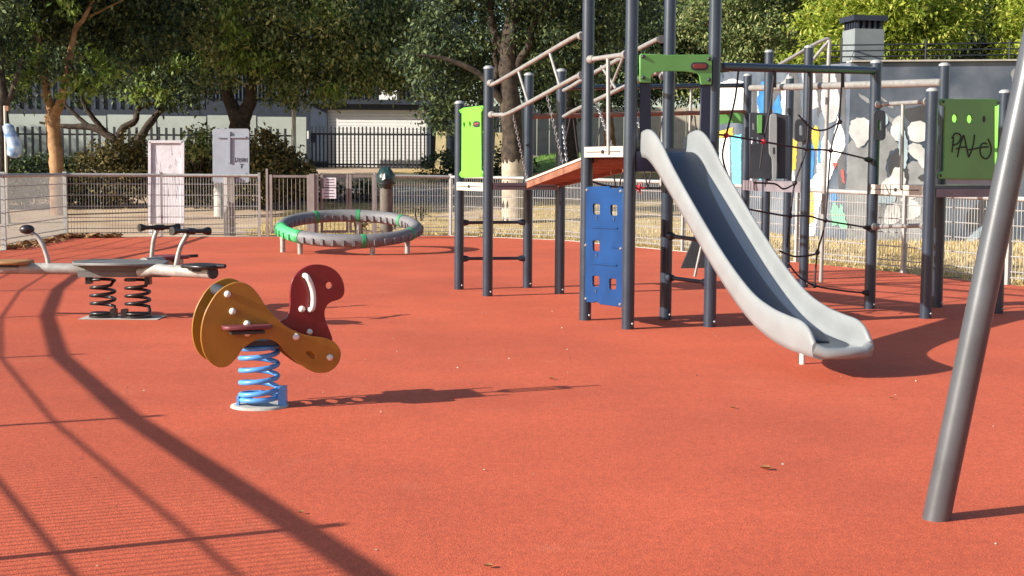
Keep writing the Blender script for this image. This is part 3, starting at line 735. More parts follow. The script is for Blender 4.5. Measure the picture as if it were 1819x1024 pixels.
wpo = plate('panel', wp, PY(1373, 260, Yt - .05), Vector((0, -1, 0)), .018, M['chute'], cf); wpo['label'] = 'narrow white panel with a slot'
plate('slot', [PY(x, y, Yt - .062) for x, y in rrect(1373, 262, 1375.4, 274, 1)], PY(1374, 268, Yt - .062), Vector((0, -1, 0)), .006, M['ink'], wpo, bevel=.001)
Yg = 17.0
ga = plate('arch_panel', [PY(x, y, Yg) for x, y in ((1276, 201), (1318, 201), (1320, 204), (1320, 222), (1314, 219), (1295, 219), (1276, 222))], PY(1300, 210, Yg), Vector((0, -1, 0)), .02, M['green'], cf)
ga['label'] = 'small green arch panel at the back, shaded'
# tall thin pole with a bent stair rail
pb = G(1458, 502); ptop = Vector((pb.x + .03, pb.y, ZY(1469, 72, pb.y)))
MB().tube([pb, ptop], .024, 12).build('pole', M['rail'], cf)
Yr = pb.y
MB().tube([PY(x, y, Yr) for x, y in smooth_path([(1382, 117), (1440, 83), (1464, 71), (1472, 70), (1470, 76), (1462, 85), (1443, 108)], 5)], .02, 10).build('stair_rail', M['rail'], cf)
# rope bridge behind, from the left tower to the rear tower
ka, kb_ = PB['P3'], PB['T1']; KB = lambda x, y: rp_(x, y, ka + Vector((0, .1, 0)), kb_ + Vector((0, .1, 0)))
rail('net_beam', KB(1000, 156), KB(1322, 152), .028, M['post'])
for x in (1016, 1072, 1128, 1180, 1232):
    rope([(x - 2, 206), (x - 14, 262), (x - 28, 332)], KB, .008); rope([(x + 2, 206), (x + 10, 270), (x + 22, 332)], KB, .008)
rope([(960, 326), (1015, 312), (1075, 330), (1135, 334), (1200, 334), (1290, 330)], KB, .012)
for x in (1016, 1072): MB().tube([KB(x + 16 * math.cos(t), 206 - 14 * math.sin(t)) for t in lin(0, math.pi, 9)], .006, 6).build('rope', M['rope'], cf)
for x, y in ((1015, 313), (1135, 334), (1208, 334)):
    jr = MB(); jr.ball(KB(x, y), .03, 10, 6)
    for k in range(5): jr.tube([KB(x, y), KB(x, y) + Vector((.07 * math.cos(k * 1.256), -.01, .07 * math.sin(k * 1.256)))], [.018, .006], 6)
    jr.build('rope_joint', M['red_joint'], cf)
for x, yb in ((1048, 250), (1180, 330), (1228, 320)):
    MB().tube([KB(x, 156), KB(x - 6, yb)], .016, 8).build('stay_pole', M['rail'], cf)

# ================================================================ SPRING RIDER
rb0 = G(461, 722); E = SH.copy(); E = Vector((math.cos(math.radians(22)), math.sin(math.radians(22)), 0)); NR = Vector((E.y, -E.x, 0))
sr = thing('spring_rider', 'ochre and dark red spring rider on a blue coil spring', 'spring rider', (rb0.x, rb0.y, 0))
def Zm(x, y): return (320 + x / 3.658, 460 + y / 3.658)
SEP = .135
near0 = rb0 + NR * SEP; far0 = rb0 - NR * SEP
oc = [(375, 150), (330, 160), (280, 185), (230, 230), (190, 290), (160, 350), (140, 420), (132, 500), (140, 570), (160, 630), (195, 675), (235, 700), (270, 706), (310, 695), (345, 665), (375, 630), (392, 600), (425, 568), (465, 541), (510, 522), (560, 520), (610, 535), (640, 555), (680, 600), (720, 640), (770, 680), (820, 715), (870, 737), (915, 742), (960, 735), (1000, 710), (1028, 675), (1042, 630), (1038, 590), (1015, 555), (985, 530), (930, 513), (870, 505), (800, 490), (740, 465), (690, 440), (640, 400), (590, 345), (550, 300), (520, 250), (490, 210), (460, 180), (420, 158)]
ocp = [PP(*Zm(*q), near0, NR) for q in smooth_loop(oc, 2)]
slot = [PP(*Zm(*q), near0, NR) for q in [(820 + 0, 600), (832, 598), (850, 606), (872, 622), (879, 636), (874, 648), (860, 648), (838, 636), (820, 620), (816, 608)]]
sp_ = plate('side_panel', ocp, near0, NR, .019, M['ochre'], sr, [slot], bevel=.003)
far = [p - NR * 2 * SEP for p in ocp]
fp_ = plate('side_panel', far, far0, NR, .019, M['ochre'], sr, bevel=.003)
rd = [(690, 385), (706, 340), (712, 290), (712, 240), (715, 185), (725, 140), (750, 100), (790, 65), (840, 42), (890, 36), (950, 45), (1000, 70), (1035, 105), (1058, 150), (1066, 200), (1060, 235), (1040, 258), (1010, 270), (975, 282), (950, 305), (937, 340), (939, 380), (955, 430), (975, 480), (990, 540), (960, 600), (880, 600), (780, 560), (690, 500), (640, 430), (655, 402)]
RC0 = rb0.copy()
rdp = [PP(*Zm(*q), RC0, NR) for q in smooth_loop(rd, 2)]
hp = plate('head_panel', rdp, RC0, NR, .021, M['redp'], sr, [[PP(*Zm(*q), RC0, NR) for q in ell(965, 173, 21, 23, 16)]], bevel=.003); hp['label'] = 'dark red head panel with an eye hole'
# handle bar on each face of the head, bolts
for s_ in (1, -1):
    o_ = RC0 + NR * s_ * .035
    pts = [PP(*Zm(*q), RC0, NR) + NR * s_ * (.045 if 0 < i < 6 else .012) for i, q in enumerate([(806, 108), (812, 114), (835, 160), (850, 215), (853, 270), (846, 318), (838, 332)])]
    MB().tube([Vector(p) for p in smooth_path([tuple(p) for p in pts], 5)], .0145, 12).build('handle', M['white'], sr)
bolts = MB()
def bolt(x, y, p_, s_=1, r=.018): q = PP(*Zm(x, y), p_, NR); MB().ball(q + NR * s_ * .011, r, 14, 8).build('bolt', M['white'], sr)
for q in ((305, 229), (338, 341), (432, 421), (434, 481), (750, 506), (970, 640)): bolt(*q, near0)
bolt(788, 326, RC0); bolt(838, 473, RC0, 1, .016)
# seat, foot rest, cross tube
pa = PP(*Zm(290, 225), near0, NR); MB().tube([pa - NR * .01, pa - NR * (2 * SEP - .01)], .03, 12).build('back_rest', M['charcoal'], sr)
st_ = PP(*Zm(470, 300), near0, NR) - NR * SEP; rotE = Matrix(((E.x, -NR.x, 0), (E.y, -NR.y, 0), (0, 0, 1)))
MB().box(st_ - E * .08 + Vector((0, 0, -.05)), (.12, SEP - .012, .012), rotE).build('seat', M['charcoal'], sr)
bm = MB(); c_ = PP(*Zm(760, 560), near0, NR) - NR * SEP; bm.box(c_ + Vector((0, 0, .0)), (.018, SEP - .01, .018), rotE); bm.build('spacer', M['charcoal'], sr)
for s_ in (1, -1):
    fc = PP(*Zm(425, 437), near0, NR) - NR * SEP + NR * s_ * (SEP + .05)
    plate('foot_rest', [fc + E * a + NR * b for a, b in ((-.125, -.05), (.125, -.05), (.125, .02), (.095, .05), (-.095, .05), (-.125, .02))], fc, Vector((0, 0, 1)), .02, M['seat_red'], sr, bevel=.004)
    MB().box(fc + Vector((0, 0, -.027)) - NR * s_ * .01, (.085, .03, .008), rotE).build('foot_bracket', M['charcoal'], sr)
# coil spring
sc0 = rb0 + Vector((0, 0, 0)); hh = ZY(490, 608, rb0.y); sp = MB(); pts = []
turns = 5.9
for i in range(int(turns * 22) + 1):
    t = i / 22
    if t < 1.2: z = .034 + .026 * t
    elif t > turns - 1.0: z = hh - .012 - .026 * (turns - t)
    else: z = .034 + .0312 + (hh - .012 - .026 - .0652) * (t - 1.2) / (turns - 2.2)
    a = 2 * math.pi * t + 2.2; pts.append(sc0 + Vector((.097 * math.cos(a), .097 * math.sin(a), z)))
sp.tube(pts, .0135, 10); sp.build('spring', M['spring_blue'], sr)
bs = MB(); bs.tube([sc0 + Vector((0, 0, -.01)), sc0 + Vector((0, 0, .008)), sc0 + Vector((0, 0, .012))], [.155, .15, .13], 28); bs.build('base_plate', M['concrete'], sr)
MB().box(sc0 + Vector((.125, -.01, .055)), (.02, .03, .055)).build('base_clamp', M['spring_blue'], sr); MB().box(sc0 + Vector((-.105, -.03, .03)), (.006, .02, .03)).build('base_clamp', M['spring_blue'], sr)
tpz = MB(); tpz.box(sc0 + Vector((0, 0, hh + .008)), (.14, SEP - .012, .012), rotE); tpz.build('top_plate', M['charcoal'], sr)

# ================================================================ SEESAW ON TWO SPRINGS
s0 = G(213, 565); Ys = s0.y
ss = thing('seesaw', 'worn grey spring seesaw on two black coil springs, behind the spring rider', 'seesaw', (s0.x, s0.y, 0))
S_ = lambda x, y, dY=0: PY(x, y, Ys + dY)
zp = S_(215, 486).z
gpl = G(145, 566), G(282, 568)
pb_ = MB(); pb_.obox(Vector((gpl[0].x, Ys - .16, .002)), Vector((gpl[1].x - gpl[0].x, .0, 0)), Vector((0, .34, 0)), Vector((0, 0, .004))); pb_.build('base_plate', M['concrete'], ss)
for cx_, dY in ((183, 0), (247, -.02)):
    c_ = G(cx_, 565); c_.y = Ys + dY; pts = []
    for i in range(int(4.6 * 20) + 1):
        t = i / 20; z = .03 + (zp - .07) * t / 4.6 if .9 < t < 3.8 else (.03 + .022 * t if t <= .9 else zp - .045 - .025 * (4.6 - t))
        a = 2 * math.pi * t + 1; pts.append(c_ + Vector((.098 * math.cos(a), .098 * math.sin(a), z)))
    MB().tube(pts, .0135, 8).build('spring', M['black_metal'], ss)
    for s_ in (-1, 1):
        if s_ * (cx_ - 215) < 0: MB().box(c_ + Vector((s_ * .10, -.04, .04)), (.022, .04, .04)).build('spring_clamp', M['black_metal'], ss)
        else: MB().box(c_ + Vector((s_ * .10, -.04, zp - .05)), (.022, .04, .035)).build('spring_clamp', M['black_metal'], ss)
    MB().tube([c_ + Vector((0, 0, .005)), c_ + Vector((0, 0, .024))], .115, 20).build('spring_foot', M['black_metal'], ss)
# centre plate and bearers
zt2 = S_(215, 467).z
cp = [S_(130, 466, -.25), S_(290, 466, -.30), S_(300, 462, .1), S_(268, 460, .32), S_(170, 461, .30), S_(128, 464, .05)]
cp = [Vector((p.x, p.y, zt2)) for p in cp]
plate('centre_plate', cp, cp[0], Vector((0, 0, 1)), .024, M['seesaw_top'], ss, bevel=.005)
MB().beam(S_(142, 486, -.05), S_(305, 486, -.05), .12, .055).build('bearer', M['seesaw_top'], ss); MB().beam(S_(158, 475, 0), S_(290, 475, 0), .22, .07).build('bearer', M['seesaw_top'], ss)
# arms
def arm(pts, r=.047):
    MB().tube([Vector(p) for p in smooth_path([tuple(p) for p in pts], 4)], r, 16).build('arm', M['seesaw'], ss)
arm([S_(-120, 474, -.05), S_(0, 477, -.05), S_(120, 478, -.05), S_(160, 481, -.03)])
arm([S_(250, 484, -.15), S_(275, 479, -.25), S_(300, 481, -.4), S_(378, 485, -.75)])
arm([S_(255, 468, .2), S_(280, 466, .5), S_(318, 464, .95)])
ec = S_(378, 485, -.75); MB().disc(ec, ec - S_(300, 481, -.4), .049, .02, 14).build('end_cap', M['charcoal'], ss)
def handle(base, mids, t0, t1, bar=.013):
    h = MB(); h.tube([Vector(p) for p in smooth_path([tuple(p) for p in [base] + mids], 5)], .019, 12); o = h.build('handle', M['seesaw'], ss)
    if t1 is not None:
        g = MB(); a, b_ = Vector(t0), Vector(t1); d = (b_ - a).normalized()
        g.tube([a, a + d * .02, a + d * .07, b_ - d * .07, b_ - d * .02, b_], [.034, .034, .018, .018, .034, .034], 12)
        c_ = (a + b_) / 2; g.tube([c_ - d * .04, c_ + d * .04], .026, 10); g.build('grip', M['black_metal'], o)
    else:
        MB().ball(t0, .05, 14, 8, (1.25, 1.0, .82)).build('grip', M['black_metal'], o)
handle(S_(86, 470, -.05), [S_(83, 455, -.05), S_(76, 436, -.05), S_(66, 421, -.05), S_(52, 411, -.05)], S_(48, 408, -.05), None)
handle(S_(312, 476, -.45), [S_(316, 455, -.45), S_(322, 436, -.45), S_(333, 416, -.45)], S_(305, 411, -.62), S_(371, 411, -.28))
handle(S_(269, 462, .42), [S_(271, 440, .42), S_(274, 422, .42), S_(281, 405, .42)], S_(247, 405, .30), S_(318, 404, .55))
def seat(c_, m_, dirx, w=.13, rod=None):
    c_ = Vector(c_); d = Vector(dirx).normalized(); x = Vector((-d.y, d.x, 0))
    q = [(-.17, -.7), (-.10, -1), (.10, -1), (.17, -.6), (.17, .6), (.10, 1), (-.10, 1), (-.17, .7)]
    o = plate('seat', [c_ + d * a + x * (b_ * w) for a, b_ in q], c_, Vector((0, 0, 1)), .03, m_, ss, bevel=.01)
    k_ = MB(); k_.box(c_ - Vector((0, 0, .028)), (.08, .05, .014)); k_.build('seat_bracket', M['charcoal'], o)
    if rod: MB().tube([c_ + d * .12, c_ + d * rod], .014, 8).build('tail_rod', M['black_metal'], o)
seat(S_(18, 466, -.05), M['seat_tan'], (1, 0, 0), .15)
seat(S_(362, 473, -.68), M['black_metal'], S_(378, 485, -.75) - S_(300, 485, -.4), .14, .26)
seat(S_(300, 457, .75), M['seat_red'], Vector((.7, .75, 0)), .14, .30)

# ================================================================ PADDED RING
rc = Vector((0, 0, 0)); rc = PY(620, 405, 21.5); RR, TR = 1.02, .098
tilt = math.radians(8.5); ROTX = Matrix.Rotation(tilt, 3, 'X') @ Matrix.Rotation(math.radians(1.2), 3, 'Y')
rg = thing('tilted_ring', 'tilted grey padded ring with one green segment, on short legs', 'play ring', (rc.x, rc.y, 0))
def RP(a, r=RR, h=0): a = math.radians(a); return rc + ROTX @ Vector((r * math.cos(a), r * math.sin(a), h))
cuts = [88, 128, 193, 232, 288, 338, 402]                 # band angles, degrees
for a0, a1 in zip(cuts, cuts[1:] + [cuts[0] + 360]):
    green = abs(a0 - 193) < 1
    pts = [RP(a0 + (a1 - a0) * i / 14) for i in range(15)]
    o = MB().tube(pts, [TR * (.93 if i in (0, 14) else 1) for i in range(15)], 18).build('padded_segment', M['pad_green'] if green else M['pad'], rg)
    if green: o['label'] = 'bright green padded segment'
    k = int((a1 - a0) / 7.5)
    for i in range(1, k):
        a = a0 + (a1 - a0) * i / k
        for s_ in (1, -1):
            c_ = RP(a, RR + s_ * TR * .93, -.012); ar_ = math.radians(a); td = ROTX @ Vector((-math.sin(ar_), math.cos(ar_), 0)); rd_ = ROTX @ Vector((math.cos(ar_), math.sin(ar_), 0)) * s_; up = ROTX @ Vector((0, 0, 1))
            rot = Matrix((td, rd_, up)).transposed(); MB().box(c_, (.018, .026, .042), rot).build('grip_notch', M['pad_green'] if green else M['pad'], o)
for a in cuts:
    MB().tube([RP(a - 1.6), RP(a + 1.6)], TR * 1.04, 18).build('band', M['band'], rg)
for px, py, a in ((512, 445, 200), (551, 455, 232), (688, 455, 296), (728, 447, 335), (624, 440, 88)):
    g0 = G(px, py); tp_ = RP(a, RR, -.05); g0 = Vector((tp_.x, tp_.y, 0))
    o = MB().tube([g0, Vector((tp_.x, tp_.y, tp_.z * .55)), tp_], [.038, .038, .05], 12).build('leg', M['seesaw'], rg)
hub = MB(); hub.tube([rc + Vector((0, 0, -rc.z)), rc + Vector((0, 0, -rc.z + .02))], .75, 28); 

# ================================================================ SIGNS, LAMP, BIN beyond the fence
Yb = 26.6
wb = thing('notice_board', 'chalky white board back standing behind the mesh fence, left of the metal sign', 'notice board', (PY(296, 400, Yb).x, Yb, 0))
B_ = lambda x, y, dy=0: PY(x, y, Yb + dy)
plate('board_panel', [B_(*q) for q in rrect(264, 250, 327, 398, 3)], B_(296, 320), Vector((0, -1, 0)), .06, M['board'], wb, bevel=.012)
fr_ = MB()
for a, b_ in (((266, 252), (266, 397)), ((325, 252), (325, 397)), ((266, 252), (325, 252))): fr_.beam(B_(*a, -.045), B_(*b_, -.045), .05, .05, (0, 1, 0))
fr_.build('frame', M['board'], wb)
for x in (267, 322):
    g0 = B_(x, 420); MB().box((g0.x, Yb + .05, .42), (.03, .03, .42)).build('leg', M['board'], wb)
pe = MB()
for i in range(30):
    x, y = rnd.uniform(271, 320), rnd.uniform(262, 350); c_ = B_(x, y, -.032); w = rnd.uniform(.003, .008); h = rnd.uniform(.02, .12)
    pe.add([c_ + Vector((-w, 0, h)), c_ + Vector((w, 0, h * .8)), c_ + Vector((w * 1.3, -.005, -h)), c_ + Vector((-w * .6, -.004, -h * .9))], [(0, 3, 2, 1)])
pe.build('peeling_strip', M['board'], wb, kind='stuff')
Yg_ = 26.3
sg = thing('sign_back', 'back of a grey metal sign on two posts, right of the white board', 'sign', (PY(409, 400, Yg_).x, Yg_, 0))
D_ = lambda x, y, dy=0: PY(x, y, Yg_ + dy)
sp0 = plate('sign_panel', [D_(*q) for q in rrect(378, 229, 443, 325, 4)], D_(410, 280), Vector((0, -1, 0)), .02, M['sign'], sg, bevel=.003)
for a, b_ in (((386, 244), (437, 244)), ((385, 309), (437, 309))): MB().beam(D_(*a, -.025), D_(*b_, -.025), .03, .03).build('stiffener', M['sign'], sp0)
for x, y0_ in ((407, 234),):
    a, b_ = D_(x, y0_, -.028), D_(x, 290, -.028); MB().beam(a, b_, .045, .034, (0, 1, 0)).build('post', M['sign'], sg)
for x, w in ((401, .035), (412, .05)):
    a = D_(x, 312, -.06); MB().box((a.x, a.y, a.z / 2), (w, .035, a.z / 2)).build('post', M['gate'] if w > .04 else M['lamp'], sg)
gm = MB(); q0 = D_(410, 280, -.014); nn = Vector((0, -1, 0))
for st in ([(417, 288), (417, 280), (421, 281), (422, 285), (417, 288)], [(424, 288), (424, 281), (427, 282), (424, 285), (427, 288)], [(429, 281), (429, 287), (432, 287), (432, 281)], [(434, 288), (434, 281), (436, 285), (438, 281), (438, 288)], [(426, 292), (432, 292)], [(429, 292), (428, 299)]): gm.tube([PP(x, y, q0, nn) for x, y in st], .008, 5)
gm.build('graffiti', M['stain'], sp0)
bo = G(391, 395); MB().tube([(bo.x, bo.y, terrain(bo.x, bo.y) - .05), (bo.x, bo.y, ZY(391, 325, bo.y)), (bo.x, bo.y, ZY(391, 322, bo.y))], [.14, .14, .11], 18).build('concrete_bollard', M['concrete'], label='round pale concrete bollard below the metal sign back', cat='bollard')
LY = 37.6
lp = PY(523, 366, LY); lz = terrain(lp.x, LY)
la = thing('street_lamp', 'thin pale lamp pole rising into the trees, left of the white shutter', 'street lamp', (lp.x, LY, lz))
MB().tube([(lp.x, LY, lz - .05), (lp.x, LY, lz + 1), (lp.x, LY, lz + 5.5), (lp.x, LY, lz + 7)], [.062, .058, .05, .045], 14).build('pole', M['lamp'], la)
lh = MB(); lh.beam((lp.x, LY, lz + 7), (lp.x + 1.0, LY - .3, lz + 7.15), .05, .05); lh.box((lp.x + 1.2, LY - .4, lz + 7.15), (.3, .12, .05)); lh.build('lamp_head', M['lamp'], la)
bn = G(686, 424); bx = PY(686, 350, bn.y); 
lb_ = thing('litter_bin', 'wooden post bin topped by a dark green bag, right of the gate', 'litter bin', (bx.x, bn.y, 0))
MB().tube([(bx.x, bn.y, -.03), (bx.x, bn.y, ZY(686, 332, bn.y))], .115, 16).build('bin_post', M['bin_post'], lb_)
MB().ball((bx.x, bn.y - .02, ZY(686, 318, bn.y)), .17, 18, 12, (1.0, .95, 1.25), .09).build('bin_bag', M['bag'], lb_)
tr_ = MB(); tr_.tube([(bx.x + .17 * math.cos(t), bn.y + .17 * math.sin(t), ZY(686, 326, bn.y)) for t in lin(0, 6.0, 14)], .012, 6); tr_.build('bag_ring', M['bar'], lb_)
mk = MB(); q_ = Vector((bx.x - .03, bn.y - .19, ZY(686, 314, bn.y)))
mk.add([q_ + Vector(v) for v in ((-.03, 0, -.07), (.03, -.012, -.04), (.02, 0, .06), (-.02, -.006, .04))], [(0, 1, 2, 3)]); mk.build('bag_print', M['white'], lb_)

# blue plastic bag on a stand at the left edge
Yp = 29.0; bp0 = PY(18, 300, Yp); gz = terrain(bp0.x, Yp)
bs_ = thing('bag_stand', 'blue and white plastic bag hanging from a slim pole, at the left edge', 'bag stand', (bp0.x, Yp, gz))
MB().tube([(PY(8, 300, Yp).x, Yp + .1, gz - .02), (PY(8, 300, Yp).x, Yp + .1, PY(8, 188, Yp).z)], .028, 10).build('pole', M['cream'], bs_)
MB().box(PY(13, 193, Yp), (.03, .03, .05)).build('marker', M['wood'], bs_)
bg = MB(); pts = [PY(x, y, Yp) for x, y in ((14, 220), (15, 228), (20, 243), (25, 255), (26, 266), (24, 275), (23, 281))]
bg.tube([Vector(p) for p in smooth_path([tuple(p) for p in pts], 5)], [q * 1.0 for q in np.interp(np.linspace(0, 1, 31), [0, .1, .3, .5, .7, .9, 1], [.04, .11, .12, .14, .15, .12, .03])], 14)
bg.build('bag', M['bluebag'], bs_)

# ================================================================ BUILDINGS AND FAR FENCE
Yd = 50.0
def T_(x, y, dy=0): return PY(x, y, Yd + dy)
gz0 = terrain(-8, Yd)
bl = thing('slate_building', 'dark slate clad building with white roller shutter behind the trees', 'building', (T_(660, 300).x, Yd, gz0))
x0, x1 = T_(360, 0).x, T_(800, 0).x
MB().obox((x0, Yd + .35, gz0 - .6), (x1 - x0, 0, 0), (0, 9, 0), (0, 0, 7.0)).build('wall', M['slate_dark'], bl)
cp_ = None
dl, dr, dtop, dbot = T_(580, 195), T_(757, 195), T_(660, 195).z, gz0
# frame
fx0, fx1, ft = T_(551, 190).x, T_(765, 190).x, T_(660, 186).z
ff = MB(); ff.obox((fx0, Yd + .1, gz0), (dl.x - fx0, 0, 0), (0, .2, 0), (0, 0, ft - gz0)); ff.obox((dr.x, Yd + .1, gz0), (fx1 - dr.x, 0, 0), (0, .2, 0), (0, 0, ft - gz0))
ff.obox((dl.x, Yd + .1, dtop), (dr.x - dl.x, 0, 0), (0, .2, 0), (0, 0, ft - dtop)); ff.build('door_frame', M['slate'], bl)
MB().obox((fx0 - .1, Yd - .25, ft), (fx1 - fx0 + .25, 0, 0), (0, .58, 0), (0, 0, .16)).build('canopy', M['slate_dark'], bl)
slat_n = 18; sh_ = (dtop - gz0) / slat_n; me = None
dv_ = MB().box((0, 0, 0), ((dr.x - dl.x) / 2 - .005, .02, sh_ / 2 - .004))
first = dv_.build('shutter_slat', M['door'], bl, loc=((dl.x + dr.x) / 2, Yd + .26, gz0 + sh_ * .5), local=True)
for i in range(1, slat_n): link('shutter_slat', first.data, bl, ((dl.x + dr.x) / 2, Yd + .26, gz0 + sh_ * (i + .5)))
# vertical cladding ribs above the canopy and one pale panel
rb_ = MB().box((0, 0, 0), (.022, .04, 1.75)); zr = ft + .16 + 1.75; ribm = None
for i, x in enumerate(np.arange(x0 + .1, x1 - .1, .135)):
    if T_(672, 0).x - .02 < x < T_(704, 0).x + .02: continue
    if ribm is None: ribm = rb_.build('cladding_rib', M['slate'], bl, loc=(x, Yd + .30, zr), local=True).data
    else: link('cladding_rib', ribm, bl, (x, Yd + .30, zr + .02 * (i % 3)))
MB().obox((T_(672, 0).x, Yd + .24, ft + .165), (T_(704, 0).x - T_(672, 0).x, 0, 0), (0, .1, 0), (0, 0, 2.2)).build('pale_panel', M['door'], bl)
MB().obox((T_(541, 0).x, Yd - .02, T_(541, 247).z), (T_(547, 0).x - T_(541, 0).x, 0, 0), (0, .1, 0), (0, 0, .28)).build('wall_notice', M['white'], bl)
# pale wall to the left and the dark bar fence along both
wy = 48.5; gl = terrain(-20, wy)
pw = thing('pale_wall', 'pale greenish boundary wall behind the leaning trees', 'wall', (PY(180, 300, wy).x, wy, gl))
xa, xb = PY(-260, 0, wy).x, PY(545, 0, wy).x; zt3 = PY(200, 206, wy).z; k = 9
for i in range(k):
    a, b_ = xa + (xb - xa) * i / k, xa + (xb - xa) * (i + 1) / k - .05
    MB().obox((a, wy, gl - .5), (b_ - a, 0, 0), (0, .2, 0), (0, 0, zt3 - gl + .5 + .04 * (i % 2))).build('wall_panel', M['palewall'], pw)
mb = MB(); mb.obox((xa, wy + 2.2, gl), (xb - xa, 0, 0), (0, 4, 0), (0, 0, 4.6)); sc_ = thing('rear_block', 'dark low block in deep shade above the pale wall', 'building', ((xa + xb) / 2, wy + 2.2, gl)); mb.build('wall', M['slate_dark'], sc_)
wnb = MB()
for i in range(int((xb - xa) / .3)): wnb.box((xa + .3 * i, wy + 2.17, gl + 3.1), (.03, .03, 1.0))
wnb.build('cladding_ribs', M['slate'], sc_, kind='stuff')
def bar_fence(label, pxa, pxb, y_top, Y, pitch, hw=.040):
    a, b_ = PY(pxa, 0, Y).x, PY(pxb, 0, Y).x; g = terrain((a + b_) / 2, Y); z1 = PY((pxa + pxb) / 2, y_top, Y).z
    t = thing('bar_fence', label, 'fence', ((a + b_) / 2, Y, g), 'dark vertical bar fences'); me_ = None
    n_ = int((b_ - a) / pitch)
    for i in range(n_ + 1):
        x = a + pitch * i; h = (z1 - g)
        if me_ is None: me_ = MB().box((0, 0, 0), (hw, .02, h / 2)).build('fence_bar', M['bar'], t, loc=(x, Y, g + h / 2), local=True).data
        else: link('fence_bar', me_, t, (x, Y, g + h / 2 + rnd.uniform(-.02, .02)))
    rl_ = MB()
    for z in (g + .12, z1 - .25): rl_.box(((a + b_) / 2, Y + .036, z), ((b_ - a) / 2 + .05, .015, .03))
    rl_.build('fence_rail', M['bar'], t)
bar_fence('dark bar fence before the pale wall, behind the leaning trees', -200, 520, 226, 47.6, .25)
bar_fence('dark bar fence before the white roller shutter', 553, 762, 226, 49.2, .135, .026)

# beige far wall seen through the climbing frame
yb = 57.0; gz = terrain(4, yb)
bw = thing('beige_fence', 'beige board wall far behind the climbing frame', 'wall', (PY(1100, 300, yb).x, yb, gz))
xa, xb = PY(800, 0, yb).x, PY(1330, 0, yb).x; zz = PY(1100, 190, yb).z; me_ = None
for i in range(int((xb - xa) / .5)):
    x = xa + .5 * i + .25
    if me_ is None: me_ = MB().box((0, 0, 0), (.235, .04, (zz - gz) / 2)).build('board', M['beige'], bw, loc=(x, yb, (zz + gz) / 2), local=True).data
    else: link('board', me_, bw, (x, yb + .02 * (i % 2), (zz + gz) / 2 + rnd.uniform(-.03, .03)))
yb2 = 46.5
for (pa_, pb2, pt, lab) in ((877, 907, 236, 'pale stone block between the green panel post and tree trunk'), (772, 790, 232, 'small tan stone block in shade left of the lime panel')):
    a, b_ = PY(pa_, pt, yb2), PY(pb2, pt, yb2); g = terrain(a.x, yb2); MB().obox((a.x, yb2, g), (b_.x - a.x, 0, 0), (0, .6, 0), (.05, 0, a.z - g)).build('stone_block', M['stone'], label=lab, cat='stone block')

# mural building on the right
K = G(1503, 428); K.z = 0
nF = Vector((.06, -.998, 0)).normalized(); eF = Vector((-nF.y, nF.x, 0)); eF = eF if eF.x > 0 else -eF
Lp = PY(1268, 300, 31.5); Lp.z = 0; eS = (Lp - K).normalized(); nS = Vector((eS.y, -eS.x, 0)); nS = nS if nS.y < 0 else -nS
mu = thing('mural_building', 'low painted building with flower mural and chimney behind the fence', 'building', (K.x, K.y, 0))
FRp = K + eF * 14; zK = ZY(1503, 112, K.y); zF = ZY(1819, 104, (K + eF * 4).y)
zS = PP(1285, 128, K, nS).z
def wall(a, b_, za, zb_, nrm, th, name):
    mb = MB(); i_ = -nrm * th
    q = [Vector((a.x, a.y, -.1)), Vector((b_.x, b_.y, -.1)), Vector((b_.x, b_.y, zb_)), Vector((a.x, a.y, za))]
    mb.add(q + [v + i_ for v in q], [(0, 1, 2, 3), (7, 6, 5, 4), (0, 4, 5, 1), (1, 5, 6, 2), (2, 6, 7, 3), (3, 7, 4, 0)]); return mb.build(name, M['mural_grey'], mu)
wF = wall(K, FRp, zK, zK + .25, nF, .25, 'front_wall'); wS = wall(K, Lp, zK, zS, nS, .25, 'side_wall')
bx_ = K + eF * 14 - nF * 6
MB().add([Vector((v.x, v.y, z)) for z in (2.9, 3.0) for v in (K - nF * .3 + eF * .1, FRp - nF * .3, bx_, K - nF * 6 + eS * 2.0)], [(0, 3, 2, 1), (4, 5, 6, 7), (0, 1, 5, 4), (1, 2, 6, 5), (2, 3, 7, 6), (3, 0, 4, 7)]).build('roof', M['slate_dark'], mu)
cpF = MB(); cpF.beam(Vector((K.x, K.y, zK + .03)) - nF * .1, Vector((FRp.x, FRp.y, zK + .265)) - nF * .1, .34, .03); cpF.build('coping', M['concrete'], mu)
def rough_edge(q, amp):                                      # sprayed paint never has a ruled edge
    out = []
    for a, b_ in zip(q, q[1:] + q[:1]):
        n_ = max(1, int(math.hypot(b_[0] - a[0], b_[1] - a[1]) / 3.2))
        for i in range(n_): out.append((a[0] + (b_[0] - a[0]) * i / n_ + rnd.uniform(-amp, amp), a[1] + (b_[1] - a[1]) * i / n_ + rnd.uniform(-amp, amp)))
    return out
def paint(m_, shapes, side, name, off=.004, k=4):
    p0, nn = (K + nF * off, nF) if side == 'F' else (K + nS * off, nS)
    for s_ in shapes:
        mb = MB()
        if side == 'F' and name in ('flower_petal', 'pale_blue_paint'):   # petals spread a little from the heart of each flower
            c_ = min(((1612, 250), (1602, 366), (1530, 238), (1742, 425)), key=lambda q: math.hypot(q[0] - s_[0][0], q[1] - s_[0][1]))
            s_ = [(c_[0] + (x - c_[0]) * 1.22, c_[1] + (y - c_[1]) * 1.22) for x, y in s_]
        q = rough_edge(smooth_loop(s_, k) if k > 1 else s_, 1.3 if k > 1 else .8); me = [PP(x, y, p0, nn) for x, y in q]
        ex, ey, _ = frame(p0, nn)
        c_ = sum(me, Vector()) / len(me); b0 = len(mb.v)
        mb.v += [tuple(v) for v in me]; mb.f.append(tuple(range(b0, b0 + len(me)))); mb.sm.append(False)
        mb.build(name, m_, mu)
